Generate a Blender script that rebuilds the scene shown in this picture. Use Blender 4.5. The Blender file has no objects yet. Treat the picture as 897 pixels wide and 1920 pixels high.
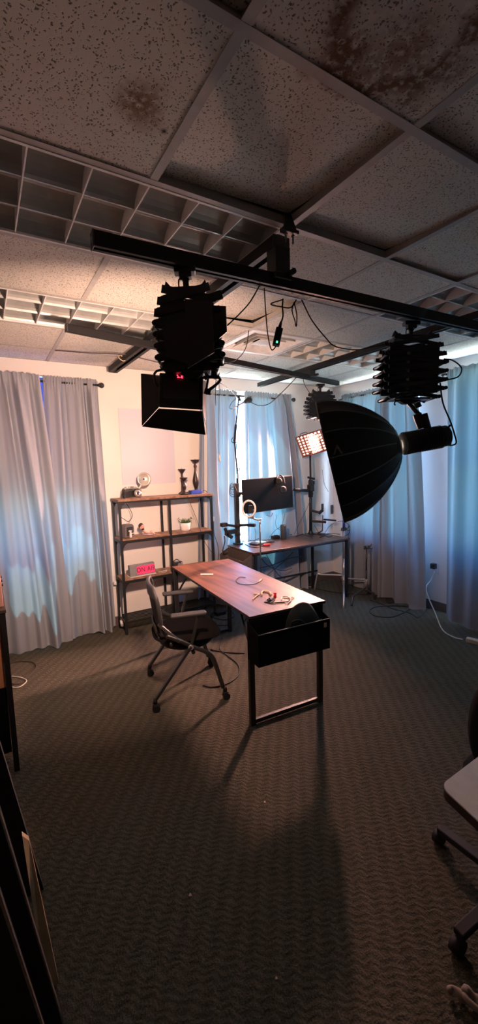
import bpy, bmesh, math, random
from mathutils import Vector, Matrix
random.seed(7)
V = Vector
C = bpy.context.scene.collection
# ------------------------------------------------------------------ camera
F, PITCH, ROLL, YAW, CZ = 788.1, .1156, .0263, .5423, 1.693
def inv(r, u, d):
    cr, sr = math.cos(ROLL), math.sin(ROLL)
    r, u = r*cr+u*sr, -r*sr+u*cr
    cp, sp = math.cos(PITCH), math.sin(PITCH)
    y, z = d*cp+u*sp, u*cp-d*sp
    cy, sy = math.cos(YAW), math.sin(YAW)
    return V((r*cy+y*sy, -r*sy+y*cy, z))
CAM = V((0, 0, CZ))
def on(px, py, ax, v):
    """point on the plane ax=v seen at that spot of the photograph"""
    k = inv((px-448.5)/F, (960-py)/F, 1)
    i = 'xyz'.index(ax)
    return CAM+k*((v-CAM[i])/k[i])
def dp(px, py, d):
    return CAM+inv((px-448.5)/F, (960-py)/F, 1)*d
RT, UP, FW = inv(1, 0, 0), inv(0, 1, 0), inv(0, 0, 1)
cd = bpy.data.cameras.new('camera'); cam = bpy.data.objects.new('camera', cd); C.objects.link(cam)
cd.sensor_fit = 'VERTICAL'; cd.sensor_height = 36; cd.lens = F/1920*36; cd.clip_start = .02
m = Matrix((RT, UP, -FW)).transposed().to_4x4(); m.translation = CAM
cam.matrix_world = m
bpy.context.scene.camera = cam
# ------------------------------------------------------------------ materials
def mat(name, col, rough=.6, metal=0, var=0, scale=20, bump=0, bscale=None, emit=None, es=0, spec=.5, trans=0):
    m = bpy.data.materials.new(name); m.use_nodes = True
    nt = m.node_tree; b = nt.nodes['Principled BSDF']; L = nt.links
    b.inputs['Base Color'].default_value = (*col, 1); b.inputs['Roughness'].default_value = rough
    b.inputs['Metallic'].default_value = metal; b.inputs['Specular IOR Level'].default_value = spec
    if trans: b.inputs['Transmission Weight'].default_value = trans
    tc = nt.nodes.new('ShaderNodeTexCoord')
    n = nt.nodes.new('ShaderNodeTexNoise'); n.inputs['Scale'].default_value = scale; n.inputs['Detail'].default_value = 4
    L.new(tc.outputs['Object'], n.inputs['Vector'])
    v = var if var else .08
    r = nt.nodes.new('ShaderNodeValToRGB'); r.color_ramp.elements[0].position = .3; r.color_ramp.elements[1].position = .7
    r.color_ramp.elements[0].color = tuple(c*(1-v) for c in col)+(1,)
    r.color_ramp.elements[1].color = tuple(min(1, c*(1+v)) for c in col)+(1,)
    L.new(n.outputs['Fac'], r.inputs['Fac']); L.new(r.outputs['Color'], b.inputs['Base Color'])
    if bump:
        n2 = nt.nodes.new('ShaderNodeTexNoise'); n2.inputs['Scale'].default_value = bscale or scale*6
        L.new(tc.outputs['Object'], n2.inputs['Vector'])
        bp = nt.nodes.new('ShaderNodeBump'); bp.inputs['Strength'].default_value = bump; bp.inputs['Distance'].default_value = .005
        L.new(n2.outputs['Fac'], bp.inputs['Height']); L.new(bp.outputs['Normal'], b.inputs['Normal'])
    if emit:
        b.inputs['Emission Color'].default_value = (*emit, 1); b.inputs['Emission Strength'].default_value = es
    return m
M = {}
M['black'] = mat('black_metal', (.012, .012, .013), .45, 0, .1)
M['black_matte'] = mat('black_plastic', (.010, .010, .011), .7)
M['black_fabric'] = mat('black_fabric', (.005, .005, .006), .95, 0, .2, 60, .3, 900, spec=.15)
M['soft_fabric'] = mat('softbox_fabric', (.006, .006, .007), .6, 0, .2, 30, spec=.3)
M['seam'] = mat('grey_piping', (.11, .11, .11), .5)
M['grey_logo'] = mat('grey_print', (.10, .10, .10), .7)
M['chrome'] = mat('chrome', (.75, .76, .78), .38, .85)
M['steel'] = mat('dark_steel', (.13, .128, .125), .35, .9)
M['grey_plastic'] = mat('grey_plastic', (.035, .034, .035), .5)
M['dark_grey'] = mat('dark_grey_plastic', (.04, .04, .042), .5)
M['white'] = mat('white_plastic', (.75, .73, .70), .4)
M['white_frame'] = mat('white_frame_paint', (.82, .82, .80), .45)
M['wall'] = mat('wall_paint', (.78, .74, .68), .85, 0, .03, 3, .05, 300)
M['darkwall'] = mat('shaded_room_paint', (.16, .15, .14), .9)  # dark colour puts shade on the unseen walls so the room stays dim
M['base'] = mat('baseboard_vinyl', (.10, .075, .065), .6, 0, .1, 5)
M['ceilgrid'] = mat('ceiling_grid_paint', (.46, .45, .42), .6)
M['plenum'] = mat('plenum_dark', (.02, .02, .02), .95)
M['louver'] = mat('louver_metal', (.42, .45, .44), .38, .35)
M['blade'] = mat('blade_paint', (.85, .85, .82), .4)
M['railm'] = mat('rail_black_paint', (.010, .010, .011), .6, spec=.25)
M['poster'] = mat('frosted_sheet', (.66, .62, .67), .5, 0, .02, 2)
M['pot'] = mat('white_ceramic', (.82, .78, .75), .35)
M['leaf'] = mat('succulent_leaf', (.06, .12, .05), .5, 0, .3)
M['soil'] = mat('soil', (.04, .03, .02), .95)
M['candle'] = mat('dark_bronze', (.035, .022, .020), .35, .3, .3)
M['blue'] = mat('blue_plastic', (.02, .05, .35), .35)
M['leather'] = mat('black_leatherette', (.02, .018, .018), .5, 0, .2, 80, .3)
M['silver'] = mat('brushed_silver', (.62, .60, .56), .35, .8)
M['dish'] = mat('flash_dish', (.72, .66, .58), .3, .5)
M['grey_paint'] = mat('grey_hammered_paint', (.26, .25, .26), .4, .3, .15, 60)
M['sign_face'] = mat('pink_sign_acrylic', (.72, .045, .12), .4, emit=(.9, .05, .16), es=.35)
M['sign_text'] = mat('dark_red_lettering', (.12, .01, .03), .5)
M['sign_body'] = mat('brushed_sign_metal', (.38, .37, .36), .4, .6)
M['skin'] = mat('figurine_skin', (.65, .36, .28), .6)
M['hairm'] = mat('figurine_hair', (.05, .025, .02), .8)
M['sled'] = mat('figurine_base', (.35, .33, .4), .6)
M['red'] = mat('red_plastic', (.65, .02, .02), .4)
M['tan'] = mat('tan_strap', (.62, .47, .32), .7)
M['lit_bag'] = mat('lit_canvas', (.085, .068, .058), .9, 0, .2, 60, .3, 700)  # same pouch cloth as the black one, lamp light put into its brown
M['pouchside'] = mat('black_canvas', (.005, .005, .006), .95, 0, .2, 60, .3, 700, spec=.1)
M['case_grey'] = mat('grey_green_fabric', (.03, .034, .034), .9, 0, .15, 80, .4, 900)
M['mesh'] = mat('chair_mesh', (.012, .010, .011), .8, 0, .3, 90, .4, 900)
M['seat'] = mat('chair_fabric', (.008, .006, .006), .97, 0, .3, 90, .4, 900, spec=.1)
M['frost'] = mat('white_ring_diffuser', (.85, .80, .76), .4)
M['ivory'] = mat('ivory_plastic', (.66, .58, .44), .5)
M['outletw'] = mat('outlet_plastic', (.75, .76, .76), .4)
M['screen'] = mat('monitor_screen', (.005, .005, .006), .5, spec=.08)
M['cord'] = mat('black_cord', (.012, .011, .012), .6)
M['cord_white'] = mat('white_cord', (.7, .66, .6), .5)
M['cord_brown'] = mat('brown_cord', (.07, .05, .05), .6)
M['green_led'] = mat('green_led', (.05, .9, .3), .4, emit=(.05, 1, .3), es=4)
M['red_led'] = mat('red_led', (.9, .02, .04), .4, emit=(1, .03, .06), es=7)
M['panel_glow'] = mat('panel_led_face', (1, .9, .8), .5, emit=(1, .80, .66), es=6)
M['grid_glow'] = mat('grid_led_face', (1, .8, .7), .5, emit=(1, .60, .47), es=2)
M['grid_red'] = mat('reddish_grid_fabric', (.30, .09, .07), .8)
M['laminate'] = mat('pale_grey_laminate', (.66, .70, .68), .3)
M['edgewood'] = mat('dark_wood_edge', (.05, .035, .028), .5)
M['palewood'] = mat('pale_wood', (.30, .22, .12), .7, 0, .25, 12)
M['orangewood'] = mat('orange_veneer', (.62, .28, .14), .55, 0, .1, 4)
M['pinkwood'] = mat('rosy_veneer', (.45, .24, .20), .6, 0, .1, 4)
M['cloth'] = mat('pale_cloth', (.30, .25, .20), .9, 0, .3, 30)
M['lens'] = mat('lens_glass', (.02, .02, .03), .08)
M['toaster'] = mat('taupe_enamel', (.17, .14, .13), .35, 0, .1)

def wood(name, c1, c2, rough=.38, ang=0, sc=1.0):
    m = bpy.data.materials.new(name); m.use_nodes = True; nt = m.node_tree; L = nt.links; b = nt.nodes['Principled BSDF']
    tc = nt.nodes.new('ShaderNodeTexCoord'); mp = nt.nodes.new('ShaderNodeMapping')
    mp.inputs['Rotation'].default_value = (0, 0, ang); mp.inputs['Scale'].default_value = (9*sc, .7*sc, 9*sc)
    n = nt.nodes.new('ShaderNodeTexNoise'); n.inputs['Scale'].default_value = 2.2; n.inputs['Detail'].default_value = 8; n.inputs['Distortion'].default_value = .6
    L.new(tc.outputs['Object'], mp.inputs[0]); L.new(mp.outputs[0], n.inputs['Vector'])
    r = nt.nodes.new('ShaderNodeValToRGB'); r.color_ramp.elements[0].position = .35; r.color_ramp.elements[1].position = .68
    r.color_ramp.elements[0].color = (*c1, 1); r.color_ramp.elements[1].color = (*c2, 1)
    L.new(n.outputs['Fac'], r.inputs[0]); L.new(r.outputs[0], b.inputs['Base Color']); b.inputs['Roughness'].default_value = rough
    return m
M['walnut'] = wood('walnut_laminate', (.085, .030, .017), (.235, .088, .045), .46, 0)
M['walnut2'] = wood('walnut_laminate_lengthwise', (.06, .03, .022), (.14, .075, .05), .32, math.pi/2)
M['shelfwood'] = wood('rustic_shelf_board', (.20, .105, .065), (.40, .225, .145), .5, math.pi/2)

def carpet():
    m = bpy.data.materials.new('woven_carpet'); m.use_nodes = True; nt = m.node_tree; L = nt.links; b = nt.nodes['Principled BSDF']
    N = nt.nodes.new
    tc = N('ShaderNodeTexCoord')
    rot = N('ShaderNodeMapping'); rot.inputs['Rotation'].default_value = (0, 0, math.radians(38)); L.new(tc.outputs['Object'], rot.inputs[0])
    nz = N('ShaderNodeTexNoise'); nz.inputs['Scale'].default_value = 14; nz.inputs['Detail'].default_value = 2; L.new(rot.outputs[0], nz.inputs['Vector'])
    mixv = N('ShaderNodeVectorMath'); mixv.operation = 'MULTIPLY_ADD'; mixv.inputs[1].default_value = (.05, .05, 0); L.new(nz.outputs['Color'], mixv.inputs[0]); L.new(rot.outputs[0], mixv.inputs[2])
    sx = N('ShaderNodeSeparateXYZ'); L.new(mixv.outputs[0], sx.inputs[0])
    def mth(op, a, bb=None):
        q = N('ShaderNodeMath'); q.operation = op
        for i, s in enumerate((a, bb)):
            if s is None: continue
            if isinstance(s, (int, float)): q.inputs[i].default_value = s
            else: L.new(s, q.inputs[i])
        return q.outputs[0]
    # zigzag rows: y + triangle(x)
    tri = mth('PINGPONG', mth('MULTIPLY', sx.outputs[0], 1), .033)
    row = mth('ADD', sx.outputs[1], mth('MULTIPLY', tri, .45))
    wv = mth('SINE', mth('MULTIPLY', row, 2*math.pi/.026))
    blk = mth('SINE', mth('MULTIPLY', sx.outputs[0], 2*math.pi/.066))
    h = mth('ADD', mth('MULTIPLY', wv, .20), mth('MULTIPLY', blk, .12))
    fine = N('ShaderNodeTexNoise'); fine.inputs['Scale'].default_value = 160; fine.inputs['Detail'].default_value = 3; L.new(tc.outputs['Object'], fine.inputs['Vector'])
    h2 = mth('ADD', mth('ADD', h, .5), mth('MULTIPLY', mth('SUBTRACT', fine.outputs['Fac'], .5), 1.5))
    r = N('ShaderNodeValToRGB'); e = r.color_ramp.elements
    e[0].position = .05; e[0].color = (.058, .054, .040, 1); e[1].position = .95; e[1].color = (.140, .126, .096, 1)
    L.new(h2, r.inputs[0])
    big = N('ShaderNodeTexNoise'); big.inputs['Scale'].default_value = 1.6; L.new(tc.outputs['Object'], big.inputs['Vector'])
    mx = N('ShaderNodeMixRGB'); mx.blend_type = 'MULTIPLY'; mx.inputs[0].default_value = .35
    r2 = N('ShaderNodeValToRGB'); r2.color_ramp.elements[0].color = (.7, .75, .7, 1); r2.color_ramp.elements[1].color = (1, 1, 1, 1); r2.color_ramp.elements[0].position = .35; r2.color_ramp.elements[1].position = .6
    L.new(big.outputs['Fac'], r2.inputs[0]); L.new(r.outputs[0], mx.inputs[1]); L.new(r2.outputs[0], mx.inputs[2])
    L.new(mx.outputs[0], b.inputs['Base Color'])
    b.inputs['Roughness'].default_value = .95; b.inputs['Specular IOR Level'].default_value = .1
    bp = N('ShaderNodeBump'); bp.inputs['Strength'].default_value = .7; bp.inputs['Distance'].default_value = .006
    L.new(h2, bp.inputs['Height']); L.new(bp.outputs[0], b.inputs['Normal'])
    return m
M['carpet'] = carpet()

def tile_mat():
    m = bpy.data.materials.new('fissured_tile'); m.use_nodes = True; nt = m.node_tree; L = nt.links; b = nt.nodes['Principled BSDF']
    N = nt.nodes.new
    g = N('ShaderNodeNewGeometry')
    nz = N('ShaderNodeTexNoise'); nz.inputs['Scale'].default_value = 60; L.new(g.outputs['Position'], nz.inputs['Vector'])
    va = N('ShaderNodeVectorMath'); va.operation = 'MULTIPLY_ADD'; va.inputs[1].default_value = (.02, .02, 0)
    L.new(nz.outputs['Color'], va.inputs[0]); L.new(g.outputs['Position'], va.inputs[2])
    vo = N('ShaderNodeTexVoronoi'); vo.inputs['Scale'].default_value = 120; L.new(va.outputs[0], vo.inputs['Vector'])
    n2 = N('ShaderNodeTexNoise'); n2.inputs['Scale'].default_value = 42; n2.inputs['Detail'].default_value = 3; L.new(g.outputs['Position'], n2.inputs['Vector'])
    r1 = N('ShaderNodeValToRGB'); r1.color_ramp.elements[0].position = .22; r1.color_ramp.elements[0].color = (1, 1, 1, 1); r1.color_ramp.elements[1].position = .36; r1.color_ramp.elements[1].color = (0, 0, 0, 1)
    L.new(vo.outputs['Distance'], r1.inputs[0])
    r2 = N('ShaderNodeValToRGB'); r2.color_ramp.elements[0].position = .32; r2.color_ramp.elements[1].position = .42
    L.new(n2.outputs['Fac'], r2.inputs[0])
    mu = N('ShaderNodeMath'); mu.operation = 'MULTIPLY'; L.new(r1.outputs[0], mu.inputs[0]); L.new(r2.outputs[0], mu.inputs[1])
    mx = N('ShaderNodeMixRGB'); mx.inputs[1].default_value = (.70, .68, .61, 1); mx.inputs[2].default_value = (.19, .17, .14, 1)
    L.new(mu.outputs[0], mx.inputs[0])
    cur = mx.outputs[0]
    def stain(cx, cy, r_out, r_in, col, strength, sc=9):
        nonlocal cur
        nn = N('ShaderNodeTexNoise'); nn.inputs['Scale'].default_value = sc; nn.inputs['Detail'].default_value = 6; L.new(g.outputs['Position'], nn.inputs['Vector'])
        d = N('ShaderNodeVectorMath'); d.operation = 'DISTANCE'; d.inputs[1].default_value = (cx, cy, 2.691); L.new(g.outputs['Position'], d.inputs[0])
        a = N('ShaderNodeMath'); a.operation = 'MULTIPLY_ADD'; L.new(nn.outputs['Fac'], a.inputs[0]); a.inputs[1].default_value = r_out*1.3; a.inputs[2].default_value = -r_out*.65
        s = N('ShaderNodeMath'); s.operation = 'ADD'; L.new(d.outputs['Value'], s.inputs[0]); L.new(a.outputs[0], s.inputs[1])
        rr = N('ShaderNodeValToRGB'); rr.color_ramp.interpolation = 'EASE'
        e = rr.color_ramp.elements; k = 1/(r_out*2)
        mp = N('ShaderNodeMath'); mp.operation = 'MULTIPLY'; mp.inputs[1].default_value = k; L.new(s.outputs[0], mp.inputs[0])
        e[0].position = max(0, r_in*k-.08) if r_in else 0; e[0].color = ((.15,)*3 if r_in else (1,)*3)+(1,)
        e[1].position = .62; e[1].color = (0, 0, 0, 1)
        if r_in:
            q = e.new((r_in*k+.5)/2); q.color = (1, 1, 1, 1)
        L.new(mp.outputs[0], rr.inputs[0])
        pn = N('ShaderNodeTexNoise'); pn.inputs['Scale'].default_value = 45; pn.inputs['Detail'].default_value = 4; L.new(g.outputs['Position'], pn.inputs['Vector'])
        pr = N('ShaderNodeValToRGB'); pr.color_ramp.elements[0].position = .30; pr.color_ramp.elements[1].position = .52; L.new(pn.outputs['Fac'], pr.inputs[0])
        f = N('ShaderNodeMath'); f.operation = 'MULTIPLY'; L.new(rr.outputs[0], f.inputs[0]); L.new(pr.outputs[0], f.inputs[1])
        f2 = N('ShaderNodeMath'); f2.operation = 'MULTIPLY'; f2.inputs[1].default_value = strength; L.new(f.outputs[0], f2.inputs[0])
        x = N('ShaderNodeMixRGB'); x.inputs[2].default_value = (*col, 1); L.new(f2.outputs[0], x.inputs[0]); L.new(cur, x.inputs[1]); cur = x.outputs[0]
    for (px, py, ro, ri, col, st) in [(262, 188, .085, 0, (.20, .11, .05), .95), (275, 225, .06, 0, (.30, .2, .12), .5), (308, 247, .014, 0, (.03, .025, .02), 1), (765, 60, .20, .12, (.17, .085, .045), .95), (750, 100, .10, 0, (.20, .09, .06), .8), (410, 590, .05, 0, (.4, .25, .15), .5)]:
        p = on(px, py, 'z', 2.691); stain(p.x, p.y, ro, ri, col, st)
    L.new(cur, b.inputs['Base Color']); b.inputs['Roughness'].default_value = .95; b.inputs['Specular IOR Level'].default_value = .1
    bp = N('ShaderNodeBump'); bp.inputs['Strength'].default_value = .5; bp.inputs['Distance'].default_value = .004; bp.invert = True
    L.new(mu.outputs[0], bp.inputs['Height']); L.new(bp.outputs[0], b.inputs['Normal'])
    return m
M['tile'] = tile_mat()

def curtain_mat(name, col, tcol, fac):
    m = bpy.data.materials.new(name); m.use_nodes = True; nt = m.node_tree; L = nt.links; N = nt.nodes.new
    for n in list(nt.nodes): nt.nodes.remove(n)
    o = N('ShaderNodeOutputMaterial'); d = N('ShaderNodeBsdfDiffuse'); t = N('ShaderNodeBsdfTranslucent'); mx = N('ShaderNodeMixShader')
    tc = N('ShaderNodeTexCoord'); w = N('ShaderNodeTexNoise'); w.inputs['Scale'].default_value = 500
    L.new(tc.outputs['Object'], w.inputs['Vector'])
    r = N('ShaderNodeValToRGB'); r.color_ramp.elements[0].color = tuple(c*.88 for c in col)+(1,); r.color_ramp.elements[1].color = tuple(c*1.08 for c in col)+(1,)
    L.new(w.outputs['Fac'], r.inputs[0]); L.new(r.outputs[0], d.inputs[0])
    t.inputs[0].default_value = (*tcol, 1); mx.inputs[0].default_value = fac
    L.new(d.outputs[0], mx.inputs[1]); L.new(t.outputs[0], mx.inputs[2]); L.new(mx.outputs[0], o.inputs[0])
    return m
M['blind'] = curtain_mat('sky_tint_shade', (.5, .6, .75), (.10, .36, .95), .17)  # blue tint stands in for sky glow in the curtain gap
M['curtain'] = curtain_mat('grey_curtain_fabric', (.315, .335, .37), (.24, .50, .58), .042)

def glass():
    m = bpy.data.materials.new('window_glass'); m.use_nodes = True; nt = m.node_tree; L = nt.links; N = nt.nodes.new
    for n in list(nt.nodes): nt.nodes.remove(n)
    o = N('ShaderNodeOutputMaterial'); t = N('ShaderNodeBsdfTransparent'); g = N('ShaderNodeBsdfGlossy'); mx = N('ShaderNodeMixShader')
    t.inputs[0].default_value = (.92, .97, 1, 1); g.inputs['Roughness'].default_value = .05; mx.inputs[0].default_value = .06
    L.new(t.outputs[0], mx.inputs[1]); L.new(g.outputs[0], mx.inputs[2]); L.new(mx.outputs[0], o.inputs[0])
    return m
M['glass'] = glass()
# ------------------------------------------------------------------ mesh builder
ORG = {}
def catmull(P, n=6, closed=False):
    P = [V(p) for p in P]
    if len(P) < 3: return P
    out = []; k = len(P)
    for i in range(k if closed else k-1):
        a = P[(i-1) % k] if closed or i > 0 else P[0]*2-P[1]
        b = P[i]; c = P[(i+1) % k]
        d = P[(i+2) % k] if closed or i+2 < k else P[-1]*2-P[-2]
        for s in range(n):
            t = s/n
            out.append(.5*((2*b)+(c-a)*t+(2*a-5*b+4*c-d)*t*t+(3*b-a-3*c+d)*t**3))
    if not closed: out.append(P[-1])
    return out
class MB:
    def __init__(s, M_=None):
        s.b = bmesh.new(); s.M = M_ or Matrix.Identity(4)
    def _fin(s, vs, smooth=False):
        for v in vs: v.co = s.M @ v.co
        if smooth:
            fs = {f for v in vs for f in v.link_faces}
            for f in fs: f.smooth = True
        return s
    def box(s, c, d, rot=None, bev=0, seg=2):
        r = bmesh.ops.create_cube(s.b, size=1); vs = r['verts']
        for v in vs: v.co = V((v.co.x*d[0], v.co.y*d[1], v.co.z*d[2]))
        if bev:
            es = list({e for v in vs for e in v.link_edges})
            rr = bmesh.ops.bevel(s.b, geom=es, offset=bev, segments=seg, affect='EDGES', profile=.5)
            vs = list({v for f in rr['faces'] for v in f.verts} | {v for v in vs if v.is_valid})
        R = rot.to_4x4() if rot else Matrix.Identity(4)
        for v in vs: v.co = (R @ v.co)+V(c)
        return s._fin(vs)
    def bx(s, a, b, bev=0):
        a, b = V(a), V(b)
        return s.box((a+b)/2, [abs(b[i]-a[i]) for i in range(3)], None, bev)
    def beam(s, p, q, w, h, up=(0, 0, 1), bev=0):
        p, q = V(p), V(q); y = (q-p).normalized(); u = V(up)
        if abs(y.dot(u)) > .98: u = V((1, 0, 0))
        x = y.cross(u).normalized(); z = x.cross(y)
        return s.box((p+q)/2, (w, (q-p).length, h), Matrix((x, y, z)).transposed(), bev)
    def cyl(s, p, q, r, r2=None, n=20, cap=True):
        p, q = V(p), V(q); r2 = r if r2 is None else r2
        z = (q-p).normalized(); x = z.orthogonal().normalized(); y = z.cross(x)
        A = []; B = []
        for i in range(n):
            a = 2*math.pi*i/n; d = x*math.cos(a)+y*math.sin(a)
            A.append(s.b.verts.new(p+d*r)); B.append(s.b.verts.new(q+d*r2))
        for i in range(n):
            j = (i+1) % n; f = s.b.faces.new((A[i], A[j], B[j], B[i])); f.smooth = True
        if cap: s.b.faces.new(A[::-1]); s.b.faces.new(B)
        return s._fin(A+B)
    def tube(s, pts, r, n=8, closed=False, sm=6, flat=None):
        P = catmull(pts, sm, closed) if sm > 1 else [V(p) for p in pts]
        k = len(P); rings = []; x = None
        for i in range(k):
            if closed: t = (P[(i+1) % k]-P[i-1]).normalized()
            else: t = (P[min(i+1, k-1)]-P[max(i-1, 0)]).normalized()
            if x is None: x = t.orthogonal().normalized() if not flat else (V(flat)-t*t.dot(V(flat))).normalized()
            else:
                x = (x-t*t.dot(x))
                x = x.normalized() if x.length > 1e-6 else t.orthogonal().normalized()
            y = t.cross(x)
            rr = r(i/(k-1)) if callable(r) else r
            ra, rb = rr if isinstance(rr, tuple) else (rr, rr)
            rings.append([s.b.verts.new(P[i]+x*math.cos(2*math.pi*j/n)*ra+y*math.sin(2*math.pi*j/n)*rb) for j in range(n)])
        for i in range(k if closed else k-1):
            a, b = rings[i], rings[(i+1) % k]
            for j in range(n):
                f = s.b.faces.new((a[j], a[(j+1) % n], b[(j+1) % n], b[j])); f.smooth = True
        if not closed: s.b.faces.new(rings[0][::-1]); s.b.faces.new(rings[-1])
        return s._fin([v for q in rings for v in q])
    def lathe(s, prof, o, ax=(0, 0, 1), n=28, smooth=True):
        o = V(o); z = V(ax).normalized(); x = z.orthogonal().normalized(); y = z.cross(x); rings = []
        for r, h in prof:
            rings.append([s.b.verts.new(o+z*h+(x*math.cos(2*math.pi*j/n)+y*math.sin(2*math.pi*j/n))*max(r, 1e-4)) for j in range(n)])
        for a, b in zip(rings, rings[1:]):
            for j in range(n):
                f = s.b.faces.new((a[j], a[(j+1) % n], b[(j+1) % n], b[j])); f.smooth = smooth
        s.b.faces.new(rings[0][::-1]); s.b.faces.new(rings[-1])
        return s._fin([v for q in rings for v in q])
    def prism(s, pts, off):
        off = V(off); A = [s.b.verts.new(V(p)) for p in pts]; B = [s.b.verts.new(V(p)+off) for p in pts]; n = len(A)
        s.b.faces.new(A[::-1]); s.b.faces.new(B)
        for i in range(n): s.b.faces.new((A[i], A[(i+1) % n], B[(i+1) % n], B[i]))
        return s._fin(A+B)
    def ball(s, c, r, sc=(1, 1, 1), rot=None, u=20, v=14):
        q = bmesh.ops.create_uvsphere(s.b, u_segments=u, v_segments=v, radius=r)['verts']
        R = rot.to_4x4() if rot else Matrix.Identity(4)
        for w in q: w.co = (R @ V((w.co.x*sc[0], w.co.y*sc[1], w.co.z*sc[2])))+V(c)
        return s._fin(q, True)
    def surf(s, fn, nu, nv, smooth=True):
        g = [[s.b.verts.new(fn(i/nu, j/nv)) for i in range(nu+1)] for j in range(nv+1)]
        for j in range(nv):
            for i in range(nu):
                f = s.b.faces.new((g[j][i], g[j][i+1], g[j+1][i+1], g[j+1][i])); f.smooth = smooth
        return s._fin([v for r in g for v in r])
    def build(s, name, m, parent=None, label=None, solid=0):
        me = bpy.data.meshes.new(name)
        bmesh.ops.recalc_face_normals(s.b, faces=s.b.faces)
        if parent is not None: org = ORG[parent.name]
        else:
            vs = [v.co for v in s.b.verts]
            lo = [min(v[i] for v in vs) for i in range(3)]; hi = [max(v[i] for v in vs) for i in range(3)]
            org = V(((lo[0]+hi[0])/2, (lo[1]+hi[1])/2, lo[2]))
        for v in s.b.verts: v.co -= org
        s.b.to_mesh(me); s.b.free()
        o = bpy.data.objects.new(name, me); C.objects.link(o)
        me.materials.append(M[m] if isinstance(m, str) else m)
        if parent is not None: o.parent = parent
        else: o.location = org
        ORG[o.name] = org
        if solid:
            md = o.modifiers.new('thickness', 'SOLIDIFY'); md.thickness = solid; md.offset = 0
        if label: o['label'] = label
        return o
def tag(o, label, cat, group=None, kind=None):
    o['label'] = label; o['category'] = cat
    if group: o['group'] = group
    if kind: o['kind'] = kind
    return o
def thing(name, label, cat, loc, group=None):
    o = bpy.data.objects.new(name, None); C.objects.link(o); o.location = loc; o.empty_display_size = .05
    ORG[o.name] = V(loc); return tag(o, label, cat, group)
def struct(o): o['kind'] = 'structure'; return o
def copy_tree(o, parent=None):
    c = o.copy(); C.objects.link(c); c.parent = parent
    for ch in o.children: copy_tree(ch, c)
    ORG[c.name] = ORG.get(o.name, V()); return c
def frame(o, f, up=(0, 0, 1)):
    """matrix whose Y axis is f, Z near up"""
    y = V(f).normalized(); x = y.cross(V(up)).normalized(); z = x.cross(y)
    m = Matrix((x, y, z)).transposed().to_4x4(); m.translation = V(o); return m
def text_mesh(name, body, size, depth, mtx, m, parent, label=None):
    cu = bpy.data.curves.new(name, 'FONT'); cu.body = body; cu.size = size; cu.extrude = depth; cu.align_x = 'CENTER'; cu.align_y = 'CENTER'; cu.space_character = 1.1
    t = bpy.data.objects.new(name+'_tmp', cu); C.objects.link(t)
    dg = bpy.context.evaluated_depsgraph_get(); dg.update()
    me = bpy.data.meshes.new_from_object(t.evaluated_get(dg)); bpy.data.objects.remove(t)
    me.transform(mtx); me.transform(Matrix.Translation(-ORG[parent.name]))
    o = bpy.data.objects.new(name, me); C.objects.link(o); me.materials.clear(); me.materials.append(M[m]); o.parent = parent
    ORG[o.name] = ORG[parent.name]
    if label: o['label'] = label
    return o
# ------------------------------------------------------------------ room
X0, X1, Y0, Y1, H = -1.3, 4.225, -1.6, 4.41, 2.691
struct(MB().bx((X0, Y0, -.1), (X1, Y1, 0)).build('floor', 'carpet'))
WT = .14
def wall_holes(name, axis, c, a0, a1, holes, mt='wall', sgn=1):
    """wall in plane axis=c from a0..a1, z 0..H+.3, with rectangular holes (p0,p1,z0,z1)"""
    b = MB(); cuts = sorted({a0, a1, *[h[0] for h in holes], *[h[1] for h in holes]})
    for p, q in zip(cuts, cuts[1:]):
        hs = [h for h in holes if h[0] <= p+1e-6 and h[1] >= q-1e-6]
        z = 0; segs = []
        for h in sorted(hs, key=lambda h: h[2]): segs.append((z, h[2])); z = h[3]
        segs.append((z, H+.3))
        for s0, s1 in segs:
            if axis == 'y': b.bx((p, c, s0), (q, c+WT*sgn, s1))
            else: b.bx((c, p, s0), (c+WT*sgn, q, s1))
    bmesh.ops.remove_doubles(b.b, verts=b.b.verts, dist=1e-5)
    return struct(b.build(name, mt))
ZS, ZT = .68, 2.55
WB = [(.02, .96, .80, ZT), (2.26, 3.36, ZS, ZT)]
WR = [(3.04, 4.06, ZS, ZT), (1.35, 2.62, ZS, ZT)]
wall_holes('wall_back', 'y', Y1, X0, X1+WT, WB)
wall_holes('wall_right', 'x', X1, Y0, Y1, WR)
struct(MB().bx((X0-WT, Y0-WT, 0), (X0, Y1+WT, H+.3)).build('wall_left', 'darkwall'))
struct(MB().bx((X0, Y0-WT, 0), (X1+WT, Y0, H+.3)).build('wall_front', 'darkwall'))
struct(MB().bx((X0, Y1-.012, 0), (X1-.012, Y1, .10)).build('baseboard_back', 'base'))
struct(MB().bx((X1-.012, Y0, 0), (X1, Y1, .10)).build('baseboard_right', 'base'))
wi = 0
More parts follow.
